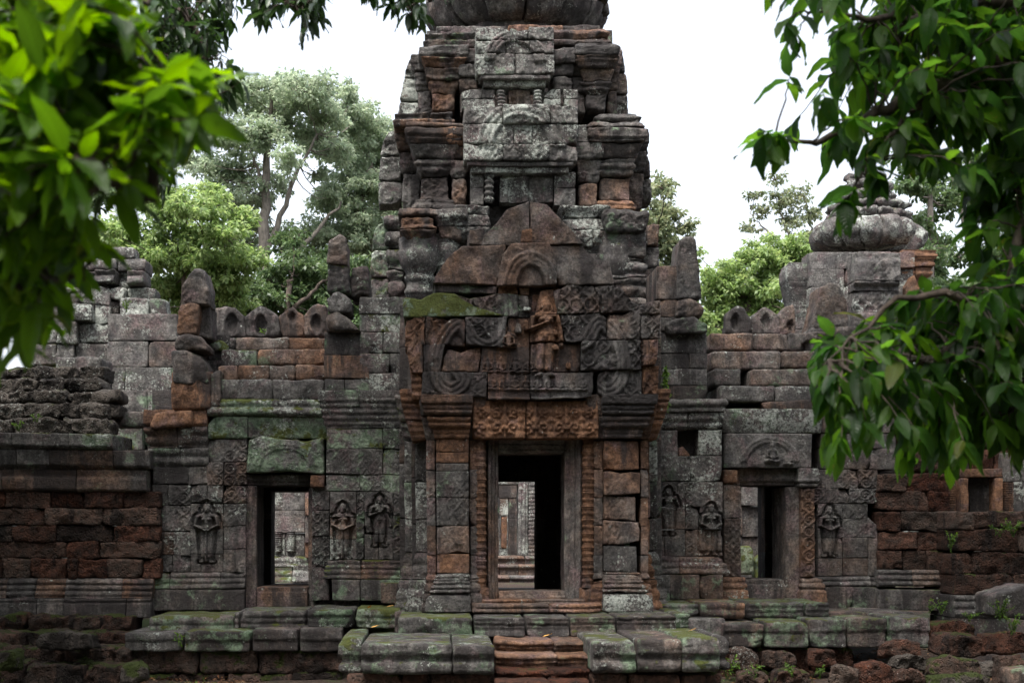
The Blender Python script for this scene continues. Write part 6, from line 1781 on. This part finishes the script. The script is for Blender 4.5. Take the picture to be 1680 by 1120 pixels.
far_tree('full pale green tree leaning against the outline of the main tower', 50,
         [([(640, 620), (620, 460), (600, 360), (585, 280)], .25, .05), ([(560, 420), (590, 330), (610, 260)], .12, .03)],
         [(600, 220, 40, 0), (570, 270, 40, 0), (630, 270, 44, 1), (600, 320, 46, 0), (640, 340, 40, 2), (560, 350, 40, 0), (590, 390, 44, 0), (530, 400, 40, 0), (630, 410, 44, 1), (545, 330, 28, 3), (625, 215, 34, 2), (590, 240, 40, 2), (650, 300, 40, 3), (555, 420, 40, 3), (610, 450, 40, 3)], FA, MBARKP, .16, 1.0, 22)
far_tree('bright green bushy tree spilling over the crumbling grey tower', 40,
         [([(300, 620), (305, 480), (310, 400), (300, 340)], .2, .05), ([(306, 450), (350, 400), (390, 370)], .08, .02)],
         [(290, 330, 36, 0), (340, 350, 38, -1), (250, 340, 34, 0), (300, 390, 44, 0), (370, 390, 38, -1), (400, 350, 22, 0), (250, 410, 40, 0), (340, 440, 44, 0), (400, 430, 34, 0), (290, 470, 44, 1), (380, 480, 34, 1), (230, 470, 36, 1), (200, 380, 34, 0)], FB, MBARK, .16, 1.15, 23)
far_tree('low dark-green tree right behind the row of pointed roof crests', 43,
         [([(470, 640), (472, 520), (480, 450)], .15, .04), ([(472, 520), (520, 470), (560, 440)], .08, .02), ([(360, 640), (365, 520), (362, 470)], .14, .04)],
         [(450, 460, 40, 1), (500, 440, 40, 1), (550, 470, 44, 1), (480, 500, 44, 1), (420, 500, 40, 1), (350, 510, 40, 1), (530, 520, 40, 1), (600, 460, 40, 1), (590, 510, 40, 1), (300, 520, 40, 1), (460, 400, 24, 2), (380, 540, 44, 2), (460, 550, 44, 2), (540, 560, 44, 2)], FC, MBARK, .17, 1.1, 24)
far_tree('sliver of olive tree showing between the main tower and the upright roof slab', 44,
         [([(1070, 620), (1075, 480), (1080, 380)], .18, .04)],
         [(1082, 310, 26, 0), (1068, 350, 34, 0), (1092, 350, 24, 0), (1075, 400, 36, 0), (1095, 410, 26, 0), (1070, 450, 38, 0), (1100, 455, 18, 0), (1110, 490, 22, 0)], FD, MBARK, .17, 1.0, 25)
far_tree('rounded dark green tree swelling behind the three broken roof crests', 46,
         [([(1220, 640), (1225, 540), (1230, 480)], .22, .05), ([(1225, 540), (1280, 480), (1300, 440)], .1, .03)],
         [(1180, 460, 34, 0), (1220, 430, 36, 0), (1260, 420, 38, 0), (1300, 410, 36, 0), (1190, 500, 40, 0), (1240, 480, 44, 0), (1290, 470, 44, 0), (1200, 540, 40, 0), (1270, 530, 40, 0), (1330, 440, 40, 1), (1165, 480, 26, 0), (1170, 530, 30, 0)], FB, MBARK, .17, 1.15, 26)
far_tree('feathery half-bare tree reaching up beside the lotus crown against the white sky', 52,
         [([(1330, 640), (1325, 480), (1300, 400), (1280, 350)], .16, .03), ([(1320, 460), (1330, 380), (1320, 320)], .07, .02), ([(1305, 410), (1260, 380), (1230, 350)], .06, .015)],
         [(1280, 330, 24, 0), (1250, 345, 20, 0), (1310, 320, 24, 0), (1240, 320, 14, 0), (1300, 365, 24, 0), (1330, 350, 22, 0), (1230, 375, 14, 0), (1270, 295, 16, 0), (1330, 390, 26, 0)], FD, MBARKP, .17, .55, 27)
for k, (lab, tp, bl_, mt) in enumerate((('tall pale-trunked tree closest to the lotus crown, seen through the hanging boughs', [(1530, 640), (1527, 480), (1526, 360), (1530, 250)], [(1510, 300, 34, 0), (1550, 330, 30, 1), (1500, 370, 26, 0), (1540, 400, 28, 0), (1520, 440, 34, 1), (1550, 470, 34, 0), (1500, 260, 30, 0), (1535, 520, 36, 1)], FC),
                                         ('slanting tree leaning away behind the hanging boughs', [(1640, 640), (1610, 480), (1585, 380), (1560, 280)], [(1580, 300, 30, 0), (1620, 350, 34, 1), (1570, 420, 26, 0), (1640, 420, 36, 0), (1600, 480, 34, 0), (1660, 480, 40, 0), (1610, 260, 30, 0), (1570, 540, 36, 0)], FC),
                                         ('pale leafy tree at the outer side behind the laterite gallery with the blind window', [(1690, 680), (1680, 540), (1675, 400)], [(1660, 330, 34, 0), (1700, 380, 40, 0), (1690, 460, 40, 0), (1650, 540, 40, 0), (1700, 560, 44, 0), (1620, 580, 40, 0), (1560, 590, 36, 0)], FA))):
    far_tree(lab, 44 + 3 * k, [([*[(a, b) for a, b in tp]], .2, .05)], bl_, mt, MBARKP, .2, .75, 31 + k)
far_tree('dim tree at the outer edge behind the crumbling grey tower', 42,
         [([(90, 640), (95, 480), (90, 300)], .25, .06)],
         [(60, 300, 50, 0), (120, 250, 50, 0), (170, 300, 50, 0), (30, 400, 50, 0), (110, 380, 50, 0), (180, 400, 44, 0), (20, 200, 50, 0), (90, 170, 50, 0), (170, 200, 50, 0), (60, 480, 50, 0), (150, 470, 44, 0)], FC, MBARK, .21, 1.0, 36)

# ------------------------------------------------------------------ small plants, litter
WEED = leaf_mat('weed_leaf', [(.035, .08, .012), (.08, .16, .02), (.12, .2, .03)], .4, .45, True, 1.8)
def weed(px, py, Y, h, n, label, spread=.6, leafL=.07, hang=0.0, wr=.4, cat='plant', name='weed', group='weeds on the ruins'):
    p = P3(px, py, Y)
    root = thing(name, tuple(p), label, cat, group)
    Ms, Ml = MB(), MB()
    for i in range(n):
        a = R.uniform(0, 2 * math.pi); s_ = R.uniform(.2, 1) * spread * h
        tip = p + np.array([math.cos(a) * s_, -abs(math.sin(a)) * s_ * .7, h * R.uniform(.5, 1) * (1 if hang == 0 else -1)])
        c_ = curve([p + R.normal(0, .01, 3), (p + tip) / 2 + np.array([0, 0, h * .15]), tip], 8)
        tube(Ms, c_, np.linspace(.005, .002, 8), 4)
        k = max(4, int(np.linalg.norm(tip - p) / leafL * 3.2))
        t = R.uniform(.2, 1, k); ii = np.minimum((t * 7).astype(int), 6)
        pos = c_[ii] + (c_[ii + 1] - c_[ii]) * (t * 7 - ii)[:, None]
        d = R.normal(0, 1, (k, 3)) + norm(tip - p) * .6 + np.array([0, -.3, .1])
        leaf_batch(Ml, pos, d, np.array([0, -.3, 1.]) + R.normal(0, .4, (k, 3)), R.uniform(.6, 1.2, k) * leafL, wr, .2, nv=3)
    Ms.build('stem', WEED, root, origin=tuple(p)).location = (0, 0, 0)
    Ml.build('foliage', WEED, root, origin=tuple(p)).location = (0, 0, 0)
for a in ((1192, 1112, 17.6, .32, 7, 'bright green fern sprouting at the corner of the front stair block', .8, .06), (1240, 1112, 18.4, .2, 5, 'low weed on the ground between the sunken dark blocks', .9, .05), (1300, 1110, 18.2, .2, 6, 'spreading weed in front of the dark laterite blocks under the ledge', 1.0, .05),
          (1345, 1112, 18.0, .2, 5, 'weed beside the low purplish laterite block', .9, .05), (1545, 1006, 20.6, .22, 8, 'leafy weed in the corner where the long ledge meets the pier', 1.1, .05), (1525, 1004, 20.9, .14, 5, 'small weed just at the end of the long ledge', 1.0, .045),
          (1640, 1016, 19.6, .3, 8, 'green weed hanging round the large grey sandstone block', .9, .05), (1662, 880, 21.4, .3, 8, 'leafy weed on top of the corner pier', .9, .055), (1640, 880, 21.5, .2, 5, 'small plant at the inner edge of the corner pier top', .9, .05),
          (1560, 905, 21.4, .4, 6, 'thin creeper up the side of the corner pier', .3, .05), (434, 549, 23.8, .1, 4, 'tiny seedling at the foot of the pointed roof crests', .9, .06), (60, 692, 22.2, .14, 5, 'small weed on the slumped roof of the laterite wall', 1, .045),
          (30, 706, 22.1, .16, 6, 'weed on the cornice edge of the laterite wall', 1, .045), (208, 512, 26.4, .2, 5, 'drooping plant in a crack of the crumbling grey tower', .9, .06), (295, 1058, 19.9, .18, 3, 'single pale shoot on the bank by the side ledge', .5, .07),
          (1660, 1040, 18.8, .3, 8, 'weed patch on the red earthy block', .9, .05), (1590, 1018, 19.9, .16, 6, 'thin weed fringe along the laterite block by the long ledge', 1.4, .04)):
    weed(*a)
weed(1092, 600, 21.4, .9, 6, 'long green creeper trailing down beside the carved gable', .12, .075, hang=1, name='creeper')
FLM = leaf_mat('dry_leaf', [(.42, .20, .04), (.5, .3, .08)], .1, .6, False)
for px, py, Y, lab in ((604, 999, 20.3, 'dry yellow leaf lying on the mossy ledge, nearer the side doorway'), (634, 997, 20.3, 'dry yellow leaf on the mossy ledge, nearer the porch'), (608, 1031, 19.2, 'small orange leaf on the lower terrace step'), (1129, 1037, 18.3, 'pale curled leaf on the terrace by the stair corner'), (890, 1046, 18.0, 'orange leaf caught on the top stair')):
    p = P3(px, py, Y)
    M = MB(); leaf_batch(M, p[None] + [0, 0, .02], np.array([[R.normal(), R.normal() * .4, .1]]), np.array([[0, -.2, 1.]]), np.array([.13]), .45, -.2)
    tag(M.build('fallen_leaf', FLM, origin=tuple(p)), lab, 'leaf', 'fallen leaves on the stone ledges')
# litter and ground cover nobody could count
LIT = leaf_mat('litter_leaf', [(.09, .035, .015), (.17, .07, .025), (.13, .09, .04)], .05, .7, False)
def strew(name, n, boxes, mat, L, label, lift=.01, up=.0):
    M = MB()
    for (x0, x1, y0, y1) in boxes:
        x = R.uniform(x0, x1, n); y = R.uniform(y0, y1, n)
        keep = n2(x, y, 1.6, 12) > -.15
        x, y = x[keep], y[keep]
        z = groundz(x, y) + lift + R.uniform(0, .03, len(x))
        d = R.normal(0, 1, (len(x), 3)) * [1, 1, .25] + [0, 0, up]
        leaf_batch(M, np.stack([x, y, z], 1), d, np.array([0, 0, 1.]) + R.normal(0, .3, (len(x), 3)), R.uniform(.5, 1.3, len(x)) * L, .45, .1, nv=2)
    o = M.build(name, mat); tag(o, label, None, None, 'stuff')
strew('leaf_litter', 3200, [(-8, -2.5, 17.5, 22), (2.8, 10, 16.5, 22)], LIT, .08, 'brown fallen leaves strewn over the bare earth')
strew('ground_cover', 1100, [(2.9, 9.5, 16.5, 20.5), (-8, -3, 17.5, 19.5)], WEED, .045, 'tiny green seedlings covering the earth among the blocks', .02, .8)

# unseen trees added round and above the viewer, shading lower walls and near leaves
SHADE_WOODS = leaf_mat('shade_woods_leaf', [(.03, .06, .02), (.06, .11, .035), (.09, .13, .05)], .4, .5, False, 1.5)
M = MB(); Mw = MB()
rs = np.random.default_rng(77)
for (x, y, h, r_) in ((-9, 2, 9, 4.2), (-12, 9, 11, 4.5), (-7, -6, 11, 4.5), (0, -11, 12, 5), (8, -6, 11, 4.5), (10, 2, 9.5, 4.2), (13, 9, 11, 4.5), (-14, -2, 13, 5), (15, -2, 13, 5), (-15, 16, 11, 4), (17, 16, 11, 4), (-8.6, 13.5, 9, 3.8), (-10.5, 18.5, 8, 3.6), (11, 14, 9, 3.8), (-4, -4, 13, 4.5), (4, -3, 13, 4.5)):
    tube(M, curve([(x, y, -.6), (x + .2, y + .1, h * .5), (x, y, h)], 8), np.linspace(.28, .1, 8), 8)
    k = 2600
    q = norm(rs.normal(0, 1, (k, 3))) * rs.uniform(.25, 1, (k, 1)) ** .5 * r_ * np.array([1, 1, .95])
    cl_ = rs.normal(0, .3, (k, 3))
    quad_leaves(Mw, q + cl_ + np.array([x, y, h * .62]), q + rs.normal(0, 2, (k, 3)), np.array([0, 0, 1.]) + rs.normal(0, .6, (k, 3)), rs.uniform(.35, .6, k), .6)
for lim in ([(-8.6, 13.5, 6), (-5, 15.5, 10.8), (-1, 16.5, 12)], [(11, 14, 6), (7, 15.5, 11), (3.5, 16.5, 12)], [(-10.5, 18.5, 6), (-7.5, 17.5, 9.5), (-5, 16.5, 10.8)]):
    tube(M, curve(lim, 12), np.linspace(.22, .05, 12), 8)
for (x, y, z, r_) in ((-4.8, 17.2, 12, 3.4), (.4, 17.0, 12.4, 3.4), (5.4, 17.2, 12.2, 3.4), (-8.5, 16.5, 11.2, 3), (10, 16.5, 11.4, 3), (1, 7.5, 10, 3.2), (3.4, 4.4, 9.6, 3.1), (6.5, 3.0, 9.5, 2.6)):
    k = 620 if y > 16 else 1000
    q = norm(rs.normal(0, 1, (k, 3))) * rs.uniform(.1, 1, (k, 1)) ** .5 * r_ * np.array([1, 1, .42])
    quad_leaves(Mw, q + np.array([x, y, z]), q + rs.normal(0, 2, (k, 3)), np.array([0, 0, 1.]) + rs.normal(0, .6, (k, 3)), rs.uniform(.35, .6, k), .6)
for src in (M,):
    Mw.v += src.v; Mw.f += [f + Mw.n for f in src.f]; Mw.t += src.t; Mw.a += src.a; Mw.o += src.o; Mw.uv += src.uv; Mw.n += src.n
tag(Mw.build('shade_woods', SHADE_WOODS), 'unseen trees added behind and above the viewpoint to shade the lower walls', None, None, 'stuff')
